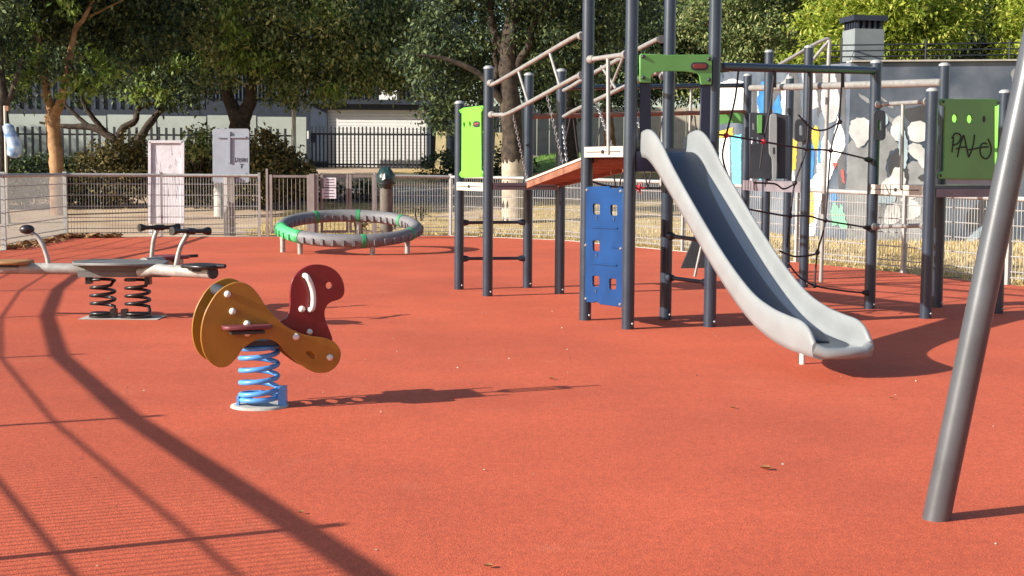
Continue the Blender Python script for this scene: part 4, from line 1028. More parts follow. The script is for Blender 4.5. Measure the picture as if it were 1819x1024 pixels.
paint(M['mural_mid'], [[(1506, 262), (1520, 256), (1535, 264), (1551, 258), (1552, 445), (1506, 447)], [(1556, 236), (1572, 228), (1590, 250), (1600, 262), (1580, 270), (1574, 300), (1582, 326), (1600, 340), (1650, 338), (1654, 445), (1556, 446)], [(1612, 292), (1630, 286), (1650, 262), (1652, 336), (1614, 334)]], 'F', 'grey_paint', .004, 2)
paint(M['mural_dark'], [[(1606, 196), (1628, 190), (1652, 192), (1652, 232), (1630, 226), (1612, 214)], [(1583, 276), (1600, 264), (1612, 292), (1613, 330), (1596, 330), (1584, 318), (1578, 298)], [(1630, 318), (1640, 310), (1652, 310), (1652, 326)], [(1716, 378), (1762, 352), (1766, 372), (1722, 412)], [(1788, 190), (1792, 186), (1794, 192), (1790, 196)]], 'F', 'dark_paint', .007, 2)
paint(M['mural_mid'], [[(1525, 166), (1545, 178), (1540, 184)], [(1560, 196), (1592, 214), (1588, 222)], [(1562, 170), (1588, 190), (1580, 190)], [(1796, 128), (1818, 124), (1818, 176), (1806, 170)]], 'F', 'grey_streak', .005, 3)
paint(M['mural_white'], [[(1512, 236), (1516, 219), (1530, 214), (1543, 220), (1547, 233), (1541, 246), (1526, 259), (1519, 249)], [(1588, 236), (1592, 220), (1601, 214), (1604, 232), (1602, 250), (1592, 248)], [(1612, 236), (1618, 224), (1632, 222), (1644, 234), (1640, 249), (1626, 252), (1616, 248)], [(1613, 258), (1626, 254), (1638, 264), (1641, 282), (1634, 290), (1626, 278), (1616, 270)],
      [(1572, 336), (1585, 322), (1592, 310), (1603, 314), (1606, 337)], [(1548, 278), (1552, 276), (1552, 296), (1549, 298)], [(1576, 384), (1580, 366), (1593, 362), (1600, 372), (1597, 388), (1587, 396), (1579, 393)], [(1602, 374), (1608, 360), (1621, 358), (1629, 369), (1626, 381), (1614, 387), (1604, 384)], [(1600, 358), (1610, 345), (1630, 342), (1626, 352), (1610, 358)]], 'F', 'flower_petal', .010, 3)
paint(M['mural_sky'], [[(1602, 222), (1609, 240), (1613, 266), (1608, 292), (1601, 276), (1599, 250)], [(1562, 352), (1578, 345), (1594, 350), (1590, 362), (1574, 366), (1563, 362)], [(1556, 214), (1566, 208), (1568, 222), (1558, 230)], [(1722, 426), (1756, 402), (1768, 444), (1728, 448)]], 'F', 'pale_blue_paint', .013, 3)
# side wall, hard edged abstract shapes
paint(M['mural_dark'], [[(1372, 148), (1386, 146), (1396, 210), (1384, 300), (1366, 332), (1368, 262), (1378, 214)], [(1404, 126), (1416, 122), (1424, 196), (1414, 262), (1406, 230)], [(1414, 268), (1426, 214), (1440, 196), (1448, 252), (1432, 250), (1424, 330), (1414, 334)], [(1446, 120), (1460, 118), (1464, 186), (1452, 210)], [(1478, 130), (1502, 118), (1502, 240), (1492, 196), (1484, 172)], [(1484, 262), (1501, 250), (1501, 345), (1490, 340), (1488, 300)], [(1336, 150), (1342, 148), (1344, 330), (1338, 332)]], 'S', 'dark_paint', .004, 1)
paint(M['mural_mid'], [[(1386, 150), (1402, 130), (1406, 226), (1396, 262)], [(1424, 126), (1446, 121), (1454, 190), (1440, 196), (1428, 184)], [(1462, 122), (1480, 118), (1494, 182), (1484, 216), (1466, 222), (1458, 188)], [(1452, 262), (1466, 238), (1478, 260), (1462, 300), (1450, 306)]], 'S', 'grey_paint', .006, 1)
paint(M['mural_white'], [[(1274, 150), (1300, 140), (1334, 150), (1334, 204), (1316, 210), (1276, 206)], [(1276, 246), (1296, 244), (1296, 330), (1280, 322)], [(1319, 246), (1326, 244), (1328, 330), (1320, 332)], [(1346, 158), (1358, 152), (1356, 210), (1346, 212)], [(1410, 420), (1419, 356), (1438, 322), (1461, 298), (1477, 262), (1488, 206), (1499, 236), (1502, 258), (1486, 288), (1471, 326), (1455, 368), (1446, 419)], [(1456, 258), (1464, 240), (1472, 250), (1466, 280), (1456, 290)], [(1380, 200), (1398, 152), (1400, 160), (1388, 226), (1374, 300), (1370, 290)], [(1396, 300), (1410, 296), (1412, 330), (1398, 332)]], 'S', 'white_paint', .008, 1)
paint(M['mural_cyan'], [[(1298, 242), (1317, 239), (1316, 332), (1301, 328)], [(1346, 300), (1352, 262), (1356, 300), (1350, 326)]], 'S', 'cyan_paint', .010, 1)
paint(M['mural_blue'], [[(1344, 180), (1352, 146), (1362, 144), (1362, 196), (1350, 206)], [(1372, 190), (1384, 166), (1390, 200), (1378, 218)], [(1426, 276), (1436, 250), (1448, 262), (1444, 318), (1430, 320)], [(1474, 350), (1480, 338), (1487, 352), (1480, 364)], [(1452, 254), (1458, 248), (1458, 290), (1453, 290)]], 'S', 'blue_paint', .0115, 1)
paint(M['mural_yellow'], [[(1397, 276), (1405, 244), (1416, 252), (1414, 300), (1404, 306)], [(1440, 238), (1448, 222), (1456, 232), (1454, 264), (1446, 268)], [(1434, 342), (1444, 332), (1446, 392), (1436, 400)], [(1276, 234), (1302, 226), (1302, 242), (1278, 246)]], 'S', 'yellow_paint', .013, 1)
paint(M['mural_green'], [[(1476, 376), (1482, 358), (1490, 372), (1494, 362), (1500, 384), (1506, 404), (1494, 408), (1488, 398), (1478, 402)]], 'S', 'green_paint', .0125, 1)
paint(M['mural_lilac'], [[(1328, 250), (1336, 248), (1336, 326), (1330, 330)]], 'S', 'lilac_paint', .0145, 1)
paint(M['mural_red'], [[(1478, 289), (1488, 289), (1483, 302)], [(1494, 304), (1498, 300), (1501, 326), (1496, 322)]], 'S', 'red_paint', .0145, 1)
# chimney
Yc = 27.6; ch = thing('chimney', 'square pale chimney with dark vented cap on the mural building', 'chimney', (PY(1534, 110, Yc).x, Yc, 2.9))
a, b_ = PY(1504, 54, Yc), PY(1563, 54, Yc); cxm = (a.x + b_.x) / 2; w = (b_.x - a.x) / 2; rc_ = Matrix.Rotation(math.radians(10), 3, 'Z')
MB().box((cxm, Yc, (2.8 + a.z) / 2), (w * .93, w * .93, (a.z - 2.8) / 2), rc_).build('shaft', M['chimney'], ch)
zc = PY(1534, 40, Yc).z
for i in range(-2, 3):
    for s_ in (-1, 1):
        MB().box(Vector((cxm, Yc, (a.z + zc) / 2)) + rc_ @ Vector((i * w * .36, s_ * w * .8, 0)), (w * .07, .03, (zc - a.z) / 2), rc_).build('vent_bar', M['slate_dark'], ch); MB().box(Vector((cxm, Yc, (a.z + zc) / 2)) + rc_ @ Vector((s_ * w * .8, i * w * .36, 0)), (.03, w * .07, (zc - a.z) / 2), rc_).build('vent_bar', M['slate_dark'], ch)
MB().box((cxm, Yc, (a.z + zc) / 2), (w * .6, w * .6, (zc - a.z) / 2 - .01), rc_).build('flue', M['bar'], ch)
MB().box((cxm, Yc, zc + .05), (w * 1.08, w * 1.08, .05), rc_).build('cap', M['slate_dark'], ch)
# wire rail on the roof
rw = thing('roof_wire_rail', 'thin black wire rail along the mural building roof', 'railing', (K.x, K.y, zK))
for z in (.10, .21, .32, .43):
    MB().tube([Vector((K.x, K.y, zK + z)) - nF * .6 + eS * .8, Vector((K.x, K.y, zK + z + .02)) - nF * .6 + eF * 3.3, Vector((K.x, K.y, zK + .05 + z * .9)) - nF * .6 + eF * 7], .014, 5).build('wire', M['bar'], rw)
for d in (0, 1.6, 3.2): q = Vector((K.x, K.y, zK - .1)) - nF * .6 + eF * d; MB().tube([q, q + Vector((0, 0, .6))], .018, 6).build('rail_post', M['bar'], rw)

# ================================================================ TREES, SHRUBS, GRASS
LEAF = np.array([(0, 0, 0), (.5, .22, .05), (1, 0, -.06), (.5, -.22, .05)])
def leaves_mesh(name, pos, size, droop, material, spread=1.0, width=1.0):
    n_ = len(pos); az = rng.uniform(0, 2 * np.pi, n_); el = rng.normal(-droop, .45 * spread, n_); tw = rng.uniform(-1.1, 1.1, n_); s = size * rng.uniform(.65, 1.25, n_)
    d = np.stack([np.cos(az) * np.cos(el), np.sin(az) * np.cos(el), np.sin(el)], 1)
    x = np.stack([-np.sin(az), np.cos(az), np.zeros(n_)], 1); u = np.cross(d, x)
    x2 = x * np.cos(tw)[:, None] + u * np.sin(tw)[:, None]; u2 = np.cross(d, x2)
    V = (pos[:, None, :] + s[:, None, None] * (LEAF[None, :, 0:1] * d[:, None, :] + LEAF[None, :, 1:2] * width * x2[:, None, :] + LEAF[None, :, 2:3] * u2[:, None, :])).reshape(-1, 3)
    me = bpy.data.meshes.new(name); me.vertices.add(4 * n_); me.vertices.foreach_set('co', V.astype(np.float32).ravel())
    me.loops.add(4 * n_); me.loops.foreach_set('vertex_index', np.arange(4 * n_, dtype=np.int32)); me.polygons.add(n_)
    me.polygons.foreach_set('loop_start', np.arange(0, 4 * n_, 4, dtype=np.int32)); me.polygons.foreach_set('loop_total', np.full(n_, 4, dtype=np.int32))
    me.update(calc_edges=True); me.materials.append(material); return me
def crown_pos(blobs, per, clump_r, nper):
    """leaf clumps spread through the blobs, mostly near their outside"""
    out = []
    for (x, y, z, rx, ry, rz) in blobs:
        k = max(3, int(per * rx * ry * rz) if rx * ry * rz < 3 else int(per * (rx * ry * rz) ** .8))
        v = rng.normal(size=(k, 3)); v /= np.linalg.norm(v, axis=1)[:, None]; r = rng.uniform(.35, 1, k) ** .5 * (1 + .12 * rng.normal(size=k))
        c_ = np.array([x, y, z]) + v * r[:, None] * np.array([rx, ry, rz])
        for c0_ in c_:
            m_ = rng.integers(int(nper * .6), int(nper * 1.4)); q = rng.normal(size=(m_, 3)) * clump_r * np.array([1, 1, .75]); out.append(c0_ + q)
    return np.concatenate(out)
def tree(label, name, loc, limbs, blobs, leaf_m, bark, per=34, clump=.165, nper=50, size=.17, droop=.6, group=None, width=1.0, sprigs=None):
    t = thing(name, label, 'tree', loc, group)
    mb = MB()
    for pts, rs in limbs:
        P = smooth_path([tuple(p) + (r,) for p, r in zip([tuple(q) for q in pts], rs)], 5)
        P = [(p[0] + rnd.uniform(-.012, .012), p[1], p[2], p[3] * rnd.uniform(.93, 1.07)) for p in P]
        mb.tube([p[:3] for p in P], [max(.008, p[3]) for p in P], 12)
    mb.build('trunk', bark, t)
    pos = crown_pos(blobs, per, clump, nper); me = leaves_mesh('crown', pos - np.array(WL[t.name]), size * .74, droop, leaf_m, width=width)
    link('crown', me, t)
    if sprigs:
        ps = crown_pos(sprigs, 150, .13, 26); link('sprig', leaves_mesh('sprig', ps - np.array(WL[t.name]), size * .92, .75, M['leaf_sprig'], width=.9), t)['kind'] = 'stuff'
    return t
def base(x, Y): p = PY(x, 300, Y); return Vector((p.x, Y, terrain(p.x, Y) - .05))
def L_(Y, pts, dY=0): return [PY(x, y, Y + dY * i / max(1, len(pts) - 1)) for i, (x, y) in enumerate(pts)]
def BL(Y, lst):                                            # blobs given by pixel centre and pixel radii at depth Y
    out = []
    for (x, y, rx, ry, dy, rd_) in lst:
        p = PY(x, y, Y + dy); s_ = (Y + dy) / FPX; out.append((p.x, p.y, p.z, rx * s_, rd_, ry * s_))
    return out
# tan tree at the left
Y = 33.0; b0 = base(103, Y)
tree('tan barked tree forking low, left of the white board', 'broadleaf_tree', b0,
     [([b0] + L_(Y, [(101, 300), (97, 250), (93, 205)]), [.20, .17, .155, .17]), (L_(Y, [(94, 212), (84, 170), (75, 120), (66, 60), (40, -60)], .6), [.13, .10, .085, .06, .03]), (L_(Y, [(95, 212), (106, 185), (117, 140), (126, 90), (136, 50), (152, 28), (190, -60)], -.5), [.13, .105, .09, .075, .06, .05, .02]), (L_(Y, [(140, 42), (170, 24), (220, 0)], -.4), [.04, .03, .015])],
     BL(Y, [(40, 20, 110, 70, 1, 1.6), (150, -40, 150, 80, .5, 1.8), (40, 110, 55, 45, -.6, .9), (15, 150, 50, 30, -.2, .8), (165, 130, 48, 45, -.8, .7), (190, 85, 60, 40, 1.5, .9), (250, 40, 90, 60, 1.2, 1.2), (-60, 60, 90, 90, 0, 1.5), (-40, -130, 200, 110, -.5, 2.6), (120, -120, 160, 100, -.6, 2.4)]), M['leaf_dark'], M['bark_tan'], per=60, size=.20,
     sprigs=BL(Y, [(160, 140, 34, 26, -1.6, .3), (190, 125, 24, 22, -1.7, .3), (120, 150, 20, 24, -1.5, .25), (150, 98, 24, 16, -1.5, .3), (25, 120, 40, 30, -1.5, .3), (60, 115, 24, 26, -1.5, .3), (38, 36, 26, 30, -1.5, .3), (120, 10, 20, 16, -1.6, .3)]))
# leaning multi stemmed tree
Y = 39.0; b0 = base(205, Y)
tree('dark leaning tree with many low crooked stems before the pale wall', 'broadleaf_tree', b0,
     [([b0] + L_(Y, [(206, 262), (190, 240), (160, 226), (120, 225), (70, 218)]), [.2, .13, .11, .10, .07, .03]), (L_(Y, [(206, 262), (215, 232), (240, 215), (245, 195), (270, 185), (330, 180)], .5), [.12, .10, .09, .075, .06, .03]), (L_(Y, [(190, 240), (170, 215), (152, 190), (140, 150), (130, 80)], -.4), [.09, .075, .06, .05, .02]), (L_(Y, [(245, 255), (262, 225), (282, 200), (300, 175), (330, 130)], .9), [.13, .11, .09, .07, .03]), (L_(Y, [(160, 226), (130, 200), (110, 180)], 0), [.06, .05, .03])],
     BL(Y, [(240, 60, 130, 90, 1, 1.8), (330, 30, 110, 100, 1.5, 1.8), (210, 140, 50, 30, -.6, .7), (330, 120, 60, 50, -.5, .9), (270, 150, 40, 24, 0, .6), (120, 60, 90, 80, 2, 1.6), (350, 160, 30, 30, -.2, .5), (285, 165, 60, 24, .3, .7), (370, 150, 40, 30, .4, .6), (180, 160, 40, 22, .4, .6), (200, -110, 200, 100, -.5, 2.4), (60, -90, 150, 90, -1.2, 2)]), M['leaf_dark'], M['bark'], per=60, size=.19,
     sprigs=BL(Y, [(305, 112, 26, 18, -2, .3), (255, 140, 30, 20, -1.8, .3), (365, 108, 30, 22, -2, .3), (282, 160, 16, 14, -1.6, .25), (240, 180, 10, 14, -1.4, .2), (225, 100, 24, 20, -2, .3)]))
# third tree
Y = 36.0; b0 = base(424, Y)
tree('thick trunked tree behind the metal sign back', 'broadleaf_tree', b0,
     [([b0] + L_(Y, [(424, 260), (426, 222), (428, 200)]), [.34, .30, .27, .28]), (L_(Y, [(425, 215), (408, 180), (398, 140), (380, 60), (350, -60)], .5), [.22, .16, .13, .08, .03]), (L_(Y, [(428, 215), (444, 180), (448, 145), (460, 90), (500, -40)], -.4), [.22, .17, .13, .09, .03]), (L_(Y, [(446, 150), (470, 125), (510, 105)], -.4), [.08, .06, .03])],
     BL(Y, [(430, 30, 95, 85, -.6, 1.4), (540, 50, 110, 90, -.8, 1.6), (400, 120, 45, 40, -.9, .6), (500, 130, 60, 40, -.6, .9), (620, 90, 90, 70, -.4, 1.3), (560, 150, 40, 26, -.5, .6), (610, 150, 46, 32, -1, .6), (640, 10, 100, 70, .5, 1.4), (470, -60, 200, 60, 0, 2), (530, 160, 36, 26, .2, .6), (570, 165, 30, 20, 0, .5), (480, 160, 30, 22, -.3, .5), (660, 140, 50, 24, .1, .7), (740, 150, 40, 26, .4, .7), (700, 110, 60, 45, .2, .9), (690, 50, 70, 60, .3, 1)]), M['leaf_mid'], M['bark'], per=75, size=.185,
     sprigs=BL(Y, [(412, 50, 22, 40, -2.0, .3), (430, 100, 30, 26, -1.6, .3), (470, 110, 30, 30, -1.6, .3), (600, 150, 30, 18, -1.7, .3), (560, 20, 40, 20, -1.8, .3), (420, 10, 24, 24, -2, .3)]))
# dark tree at the left edge
Y = 30.5; b0 = base(2, Y)
tree('dark trunked tree behind the blue bag at the left edge', 'broadleaf_tree', b0, [([b0] + L_(Y, [(3, 280), (4, 210), (2, 150), (-10, 40)]), [.17, .15, .14, .12, .06]), (L_(Y, [(4, 200), (22, 160), (40, 100)]), [.09, .06, .03])],
     BL(Y, [(0, 110, 50, 40, .4, .8), (-30, 30, 80, 60, .3, 1.2), (40, 160, 26, 18, .2, .4)]), M['leaf_dark'], M['bark'], per=60, size=.19)
# big central tree
Y = 31.5; b0 = base(914, Y)
BIG = tree('big dark tree with painted sunlight on its lower trunk behind the bridge', 'broadleaf_tree', b0,
     [([b0] + L_(Y, [(912, 340), (910, 250), (905, 170), (902, 110), (906, 60), (916, 10), (930, -70)]), [.27, .25, .235, .22, .20, .17, .14, .08]), (L_(Y, [(900, 95), (884, 72), (874, 40), (866, -40)], .3), [.14, .11, .09, .04]), (L_(Y, [(902, 190), (880, 165), (850, 130), (790, 105), (740, 98)], -.5), [.11, .085, .07, .05, .02]), (L_(Y, [(908, 130), (925, 105), (940, 78), (944, 50), (975, 0)], -.3), [.11, .09, .075, .06, .03]), (L_(Y, [(880, 165), (882, 120), (876, 70)], .2), [.09, .07, .04])],
     BL(Y, [(820, 60, 80, 70, .8, 1.2), (790, 140, 60, 50, .6, .9), (760, 90, 60, 50, .5, 1), (830, 190, 48, 36, .9, .7), (990, 50, 100, 90, .6, 1.4), (1010, 130, 60, 40, 1.5, .8), (930, -40, 190, 60, 0, 2), (860, 110, 40, 40, 1.4, .6), (790, 200, 40, 34, 1.2, .6), (1090, 30, 80, 80, .4, 1.2)]), M['leaf_dark'], M['bark'], per=75, size=.165).name
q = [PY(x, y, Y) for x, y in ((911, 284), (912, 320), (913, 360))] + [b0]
MB().tube(q, [.252, .262, .275, .285], 16).build('pale_sunlit_bark', M['pale_sunlit_bark'], bpy.data.objects[BIG])  # sunlight on the lower trunk, painted as a paler sleeve over the dark bark
# trees behind the climbing frame
Y = 41.0; b0 = base(1012, Y)
tree('dark trunked tree seen between the tall grey posts', 'broadleaf_tree', b0, [([b0] + L_(Y, [(1010, 240), (1006, 180), (1000, 100), (990, -40)]), [.3, .26, .22, .18, .08]), (L_(Y, [(1006, 180), (1040, 110), (1090, 40), (1140, -40)]), [.15, .11, .08, .03])],
     BL(Y, [(1080, 60, 120, 100, .5, 1.8), (1180, 90, 110, 80, 0, 1.6), (1120, 150, 90, 40, -.3, 1), (1000, 170, 60, 40, 1.5, .9), (960, 100, 60, 80, 2, 1.2)]), M['leaf_dark'], M['bark'], per=64, size=.19)
Y = 43.0; b0 = base(1084, Y)
tree('slim tan trunked tree beyond the rope bridge', 'broadleaf_tree', b0, [([b0] + L_(Y, [(1083, 240), (1080, 190), (1085, 120), (1100, 20)]), [.2, .17, .14, .1, .05]), (L_(Y, [(1085, 120), (1130, 60), (1200, 20), (1240, 38)]), [.08, .06, .05, .02])],
     BL(Y, [(1160, 20, 100, 60, 0, 1.5), (1220, 100, 90, 70, .5, 1.4), (1060, 140, 60, 36, 1, .9)]), M['leaf_mid'], M['bark_tan'], per=64, size=.19)
Y = 40.0; b0 = base(1350, Y)
tree('olive green tree right of the tall slide posts', 'broadleaf_tree', b0, [([b0] + L_(Y, [(1352, 200), (1345, 120), (1330, 40), (1310, -60)]), [.24, .2, .16, .11, .05]), (L_(Y, [(1345, 120), (1290, 60), (1225, 30), (1215, 10)]), [.1, .07, .045, .02])],
     BL(Y, [(1340, 70, 80, 60, -.8, 1.2), (1280, 30, 80, 60, -.4, 1.3), (1400, 30, 70, 60, .4, 1.2), (1300, 130, 60, 34, 0, .9), (1360, -40, 130, 60, 0, 1.6), (1230, 140, 50, 40, .4, .8), (1390, 90, 50, 30, .3, .8)]), M['leaf_mid'], M['bark_tan'], per=75, size=.18)
Y = 34.5; b0 = base(1610, Y)
tree('sunlit yellow green tree above the mural building', 'broadleaf_tree', b0, [([b0] + L_(Y, [(1612, 200), (1605, 100), (1590, 20), (1570, -80)]), [.24, .21, .17, .12, .05]), (L_(Y, [(1605, 100), (1650, 40), (1700, -20)]), [.1, .07, .03])],
     BL(Y, [(1520, 40, 70, 60, -1.2, 1), (1590, 0, 90, 60, -1.6, 1.1), (1650, 60, 60, 50, -1.4, .9), (1580, 80, 80, 40, -1, .9), (1480, 90, 40, 30, -.8, .6), (1680, 10, 60, 50, -1, 1), (1560, -70, 130, 50, -.5, 1.5), (1460, 30, 40, 40, -.4, .7), (1430, 118, 40, 26, -.4, .5)]), M['leaf_bright'], M['bark_tan'], per=95, size=.22, droop=.45, width=.8)
Y = 33.5; b0 = base(1850, Y)
tree('yellow green tree at the right edge above the mural wall', 'broadleaf_tree', b0, [([b0] + L_(Y, [(1848, 200), (1842, 100), (1830, 0), (1820, -90)]), [.22, .19, .15, .1, .05])],
     BL(Y, [(1810, 40, 40, 60, -.8, .8), (1840, -20, 70, 60, -.6, 1), (1800, 92, 36, 14, -.7, .5), (1880, 60, 60, 60, -.6, 1)]), M['leaf_bright'], M['bark_tan'], per=95, size=.22, droop=.45, width=.8)
Y = 41.0; b0 = base(1740, Y)
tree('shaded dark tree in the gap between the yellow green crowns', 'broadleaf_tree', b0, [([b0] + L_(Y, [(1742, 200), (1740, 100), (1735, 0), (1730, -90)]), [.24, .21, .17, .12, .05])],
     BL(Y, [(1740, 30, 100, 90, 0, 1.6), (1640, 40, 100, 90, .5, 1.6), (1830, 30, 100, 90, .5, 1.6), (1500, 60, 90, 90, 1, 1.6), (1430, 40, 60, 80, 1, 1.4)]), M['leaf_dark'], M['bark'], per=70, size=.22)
# farther crowns closing the gaps behind
far = [(-60, 62, 'far tree crown behind the tan barked tree'), (230, 66, 'far tree crown behind the leaning tree'), (520, 64, 'far tree crown above the slate building, left'), (860, 68, 'far tree crown behind the big central tree'), (1130, 64, 'far tree crown above the beige board wall'), (1420, 62, 'far tree crown left of the chimney'), (1720, 60, 'far tree crown behind the shaded dark tree')]
for i, (x, Y, lab) in enumerate(far):
    b0 = base(x, Y)
    if i == 3: bl_ = [(880, 40, 130, 110, 0, 2.2), (960, 150, 90, 60, 1, 1.6), (800, 170, 60, 70, 1, 1.6), (880, -60, 60, 60, 0, 2)]
    else: bl_ = [(x, 20, 150, 120, 0, 2.4), (x + 70, 90, 110, 80, 1, 2), (x - 70, 90, 110, 80, 1, 2), (x, -90, 120, 80, 0, 2)]
    tree(lab, 'broadleaf_tree', b0, [([b0] + L_(Y, [(x, 200), (x - 6, 100), (x + 5, -40)]), [.3, .26, .2, .1])], BL(Y, bl_), M['leaf_dark'], M['bark'], per=22, clump=.4, nper=34, size=.34)
# trees left of the frame that shade the crowns
for i, (x, y, lab) in enumerate(((-25, 38, 'broad tree beyond the left fence, outside the view'), (-31, 33, 'tall tree far beyond the left fence, outside the view'), (-29, 42, 'leafy tree beyond the bag stand, outside the view'))):
    b0 = Vector((x, y, terrain(x, y) - .05))
    tree(lab, 'broadleaf_tree', b0, [([b0, b0 + Vector((.1, 0, 2)), b0 + Vector((0, .1, 4.5)), b0 + Vector((.2, 0, 7))], [.3, .25, .18, .06])], [(x, y, 6.2, 2.6, 2.6, 2.4), (x + 1, y + 1, 4.6, 2.2, 2.2, 1.5), (x - 1, y - .5, 7.6, 2, 2, 1.6)], M['leaf_dark'], M['bark'], per=26, clump=.35, nper=30, size=.26)

# shrubs and hedges
def shrub(label, blobs_px, Y, m_, group=None, size=.10, per=420, clump=.11, nper=26):
    bl_ = BL(Y, blobs_px); c_ = Vector((bl_[0][0], Y, terrain(bl_[0][0], Y))); t = thing('shrub', label, 'shrub', c_, group)
    pos = crown_pos(bl_, per, clump, nper); pos = pos[pos[:, 2] > c_.z - .15]
    link('foliage', leaves_mesh('foliage', pos - np.array(c_), size, 0.0, m_, 1.6, 1.4), t)
    st = MB()
    for i in range(max(4, len(bl_) * 3)):
        q = bl_[i % len(bl_)]; x = q[0] + rnd.uniform(-.6, .6) * q[3]; st.tube([(x, Y, c_.z - .05), (x + rnd.uniform(-.15, .15), Y, c_.z + .35), (x + rnd.uniform(-.3, .3), Y + rnd.uniform(-.2, .2), q[2] + q[5] * .4)], [.025, .018, .008], 5)
    st.build('stem', M['bark'], t, kind='stuff')
shrub('dark clipped hedge under the bag stand at the left edge', [(20, 318, 70, 42, 0, .6), (70, 318, 60, 42, .2, .6), (-60, 318, 60, 42, 0, .6), (120, 330, 40, 34, .3, .5)], 34.5, M['leaf_dark'])
shrub('olive brown hedge left of the white board', [(165, 310, 46, 46, 0, .6), (215, 300, 46, 54, .1, .6), (250, 300, 36, 56, .2, .6), (150, 335, 50, 30, 0, .6), (205, 335, 50, 30, 0, .5)], 35.0, M['leaf_hedge'])
shrub('dark hedge between the white board and metal sign', [(300, 312, 40, 50, 0, .6), (345, 312, 40, 52, 0, .6), (380, 322, 40, 44, .1, .6), (340, 340, 60, 28, 0, .5)], 35.4, M['leaf_hedge'])
shrub('bright green bush tip above the dark hedge', [(355, 250, 24, 26, -.2, .35), (338, 268, 20, 20, -.2, .3)], 34.8, M['leaf_mid'], size=.13)
shrub('yellow green bush left of the lamp pole', [(470, 268, 34, 36, 0, .5), (490, 305, 44, 48, .1, .6), (450, 320, 40, 40, 0, .5), (525, 310, 30, 44, .3, .5)], 34.6, M['leaf_hedge'], size=.12)
shrub('low hedge in shade below the gate notices', [(560, 338, 60, 16, 0, .4), (640, 340, 60, 14, 0, .4), (500, 340, 50, 20, 0, .4)], 37.0, M['leaf_dark'])
shrub('low dark hedge beside the big tree behind the left climbing tower', [(895, 296, 60, 32, 0, .5), (790, 296, 50, 32, 0, .5), (840, 298, 50, 32, 0, .5)], 42.5, M['leaf_dark'], per=150, size=.13)
for i, (x, y, lab) in enumerate(((700, 388, 'small dry weed before the gate'), (745, 378, 'dry thistle right of the litter bin'), (640, 402, 'small dry weed behind the padded ring'))):
    p = G(x, y + 22); shrub(lab, [(x, y, 12, 10, 0, .12)], p.y, M['leaf_hedge'], size=.07, per=4000, clump=.06, nper=12)

# dry grass blades on the bank, lawn blades, leaf litter
def blades(name, pts, h, m_, kind='stuff', lean=.5):
    n_ = len(pts); az = rng.uniform(0, 2 * np.pi, n_); hh_ = h * rng.uniform(.4, 1.2, n_); ln = rng.normal(0, lean, n_); w = .008 + .004 * rng.random(n_)
    x = np.stack([np.cos(az), np.sin(az), np.zeros(n_)], 1); d = np.stack([-np.sin(az), np.cos(az), np.zeros(n_)], 1)
    tip = pts + d * (hh_ * np.sin(ln))[:, None]; tip[:, 2] += hh_ * np.cos(ln)
    V = np.stack([pts - x * w[:, None], pts + x * w[:, None], tip], 1).reshape(-1, 3)
    me = bpy.data.meshes.new(name); me.vertices.add(3 * n_); me.vertices.foreach_set('co', V.astype(np.float32).ravel()); me.loops.add(3 * n_); me.loops.foreach_set('vertex_index', np.arange(3 * n_, dtype=np.int32))
    me.polygons.add(n_); me.polygons.foreach_set('loop_start', np.arange(0, 3 * n_, 3, dtype=np.int32)); me.polygons.foreach_set('loop_total', np.full(n_, 3, dtype=np.int32)); me.update(calc_edges=True)
    me.materials.append(m_); o = link(name, me); o['kind'] = kind; return o
pts = []
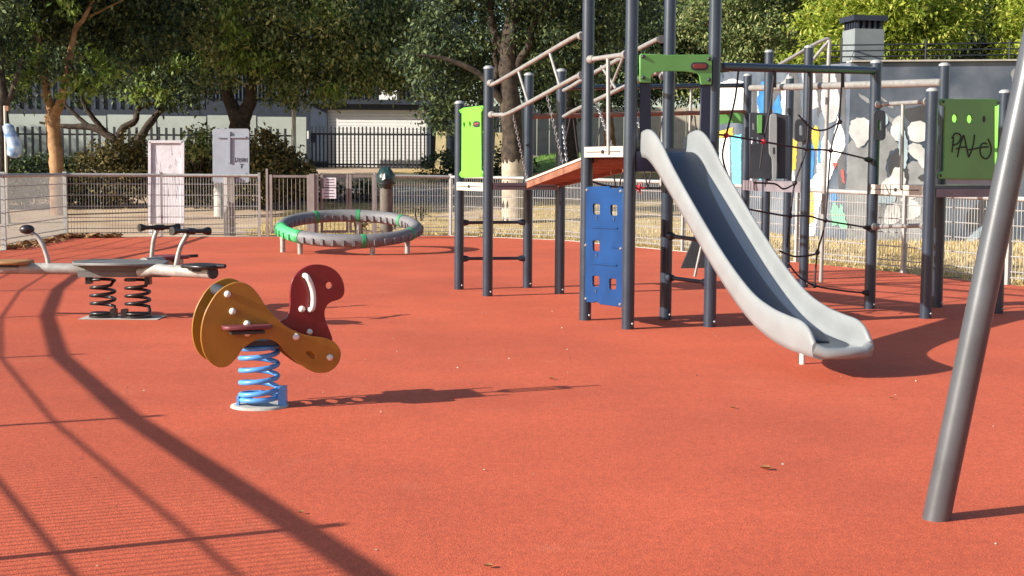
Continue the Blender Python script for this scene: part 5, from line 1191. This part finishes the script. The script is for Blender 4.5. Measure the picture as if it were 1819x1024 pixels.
while len(pts) < 42000:
    x, y = rnd.uniform(-8, 13), rnd.uniform(14.5, 44) if rnd.random() < .3 else rnd.uniform(14.5, 29)
    if in_poly(x, y, dp) and not ((x > K.x - 3.2 and (Vector((x, y, 0)) - K).dot(nF) < .05 and (Vector((x, y, 0)) - K).dot(nS) < .05)): pts.append((x, y, terrain(x, y) - .01))
blades('dry_grass', np.array(pts), .085, M['blade'], lean=.8)
pts = []
while len(pts) < 9000:
    x, y = rnd.uniform(-2.2, 9), rnd.uniform(43.5, 54); pts.append((x, y, terrain(x, y)))
blades('lawn_grass', np.array(pts), .12, M['grass'])
pts = []
for i in range(700):
    a, b_ = (f0, f1) if i < 380 else (f1, bk[0]); t = rnd.random() * (1 if i < 380 else .55); q = a.lerp(b_, t); s_ = abs(rnd.gauss(0, .10)); pts.append((q.x + (s_ if i < 380 else 0), q.y - (s_ if i >= 380 else 0), .008 + rnd.random() * .05))
lm = leaves_mesh('leaf_litter', np.array(pts), .10, 0, M['leaf_litter'], .5, 1.6); link('leaf_litter', lm)['kind'] = 'stuff'
pts = []
for i in range(190):
    x, y = rnd.uniform(-3.5, 4.5), 4 + 9 * rnd.random() ** 1.4; pts.append((x, y, .004))
lm = leaves_mesh('rubber_debris', np.array(pts), .013, 0, M['leaf_litter'], .25, 1.6); lm.materials.clear(); lm.materials.append(M['pale_sunlit_bark']); link('rubber_debris', lm)['kind'] = 'stuff'
for (x, y, s_, lab) in ((1360, 836, .05, 'curled brown leaf lying before the swing leg'), (980, 675, .035, 'pale dry leaf lying right of the rider shadow'), (1302, 727, .03, 'tiny dry leaf lying before the slide foot'), (1584, 710, .028, 'pale pebble like leaf beside the swing leg'), (868, 1010, .03, 'yellowish dry leaf at the bottom edge'), (535, 914, .022, 'small leaf beside the long post shadow')):
    p = G(x, y); mb = MB(); V = []
    for i in range(5):
        u = i / 4 - .5; w = s_ * .35 * (1 - (2 * u) ** 2) + .002
        for v in (-1, 0, 1): V.append((p.x + u * s_, p.y + v * w, .006 + abs(v) * w * .7 + (u * u) * s_ * .5))
    F = [(i * 3 + j, (i + 1) * 3 + j, (i + 1) * 3 + j + 1, i * 3 + j + 1) for i in range(4) for j in range(2)]
    o = mb.add(V, F, True).build('dry_leaf', M['leaf_litter'], loc=(p.x, p.y, 0)); tag(o, lab, 'leaf')
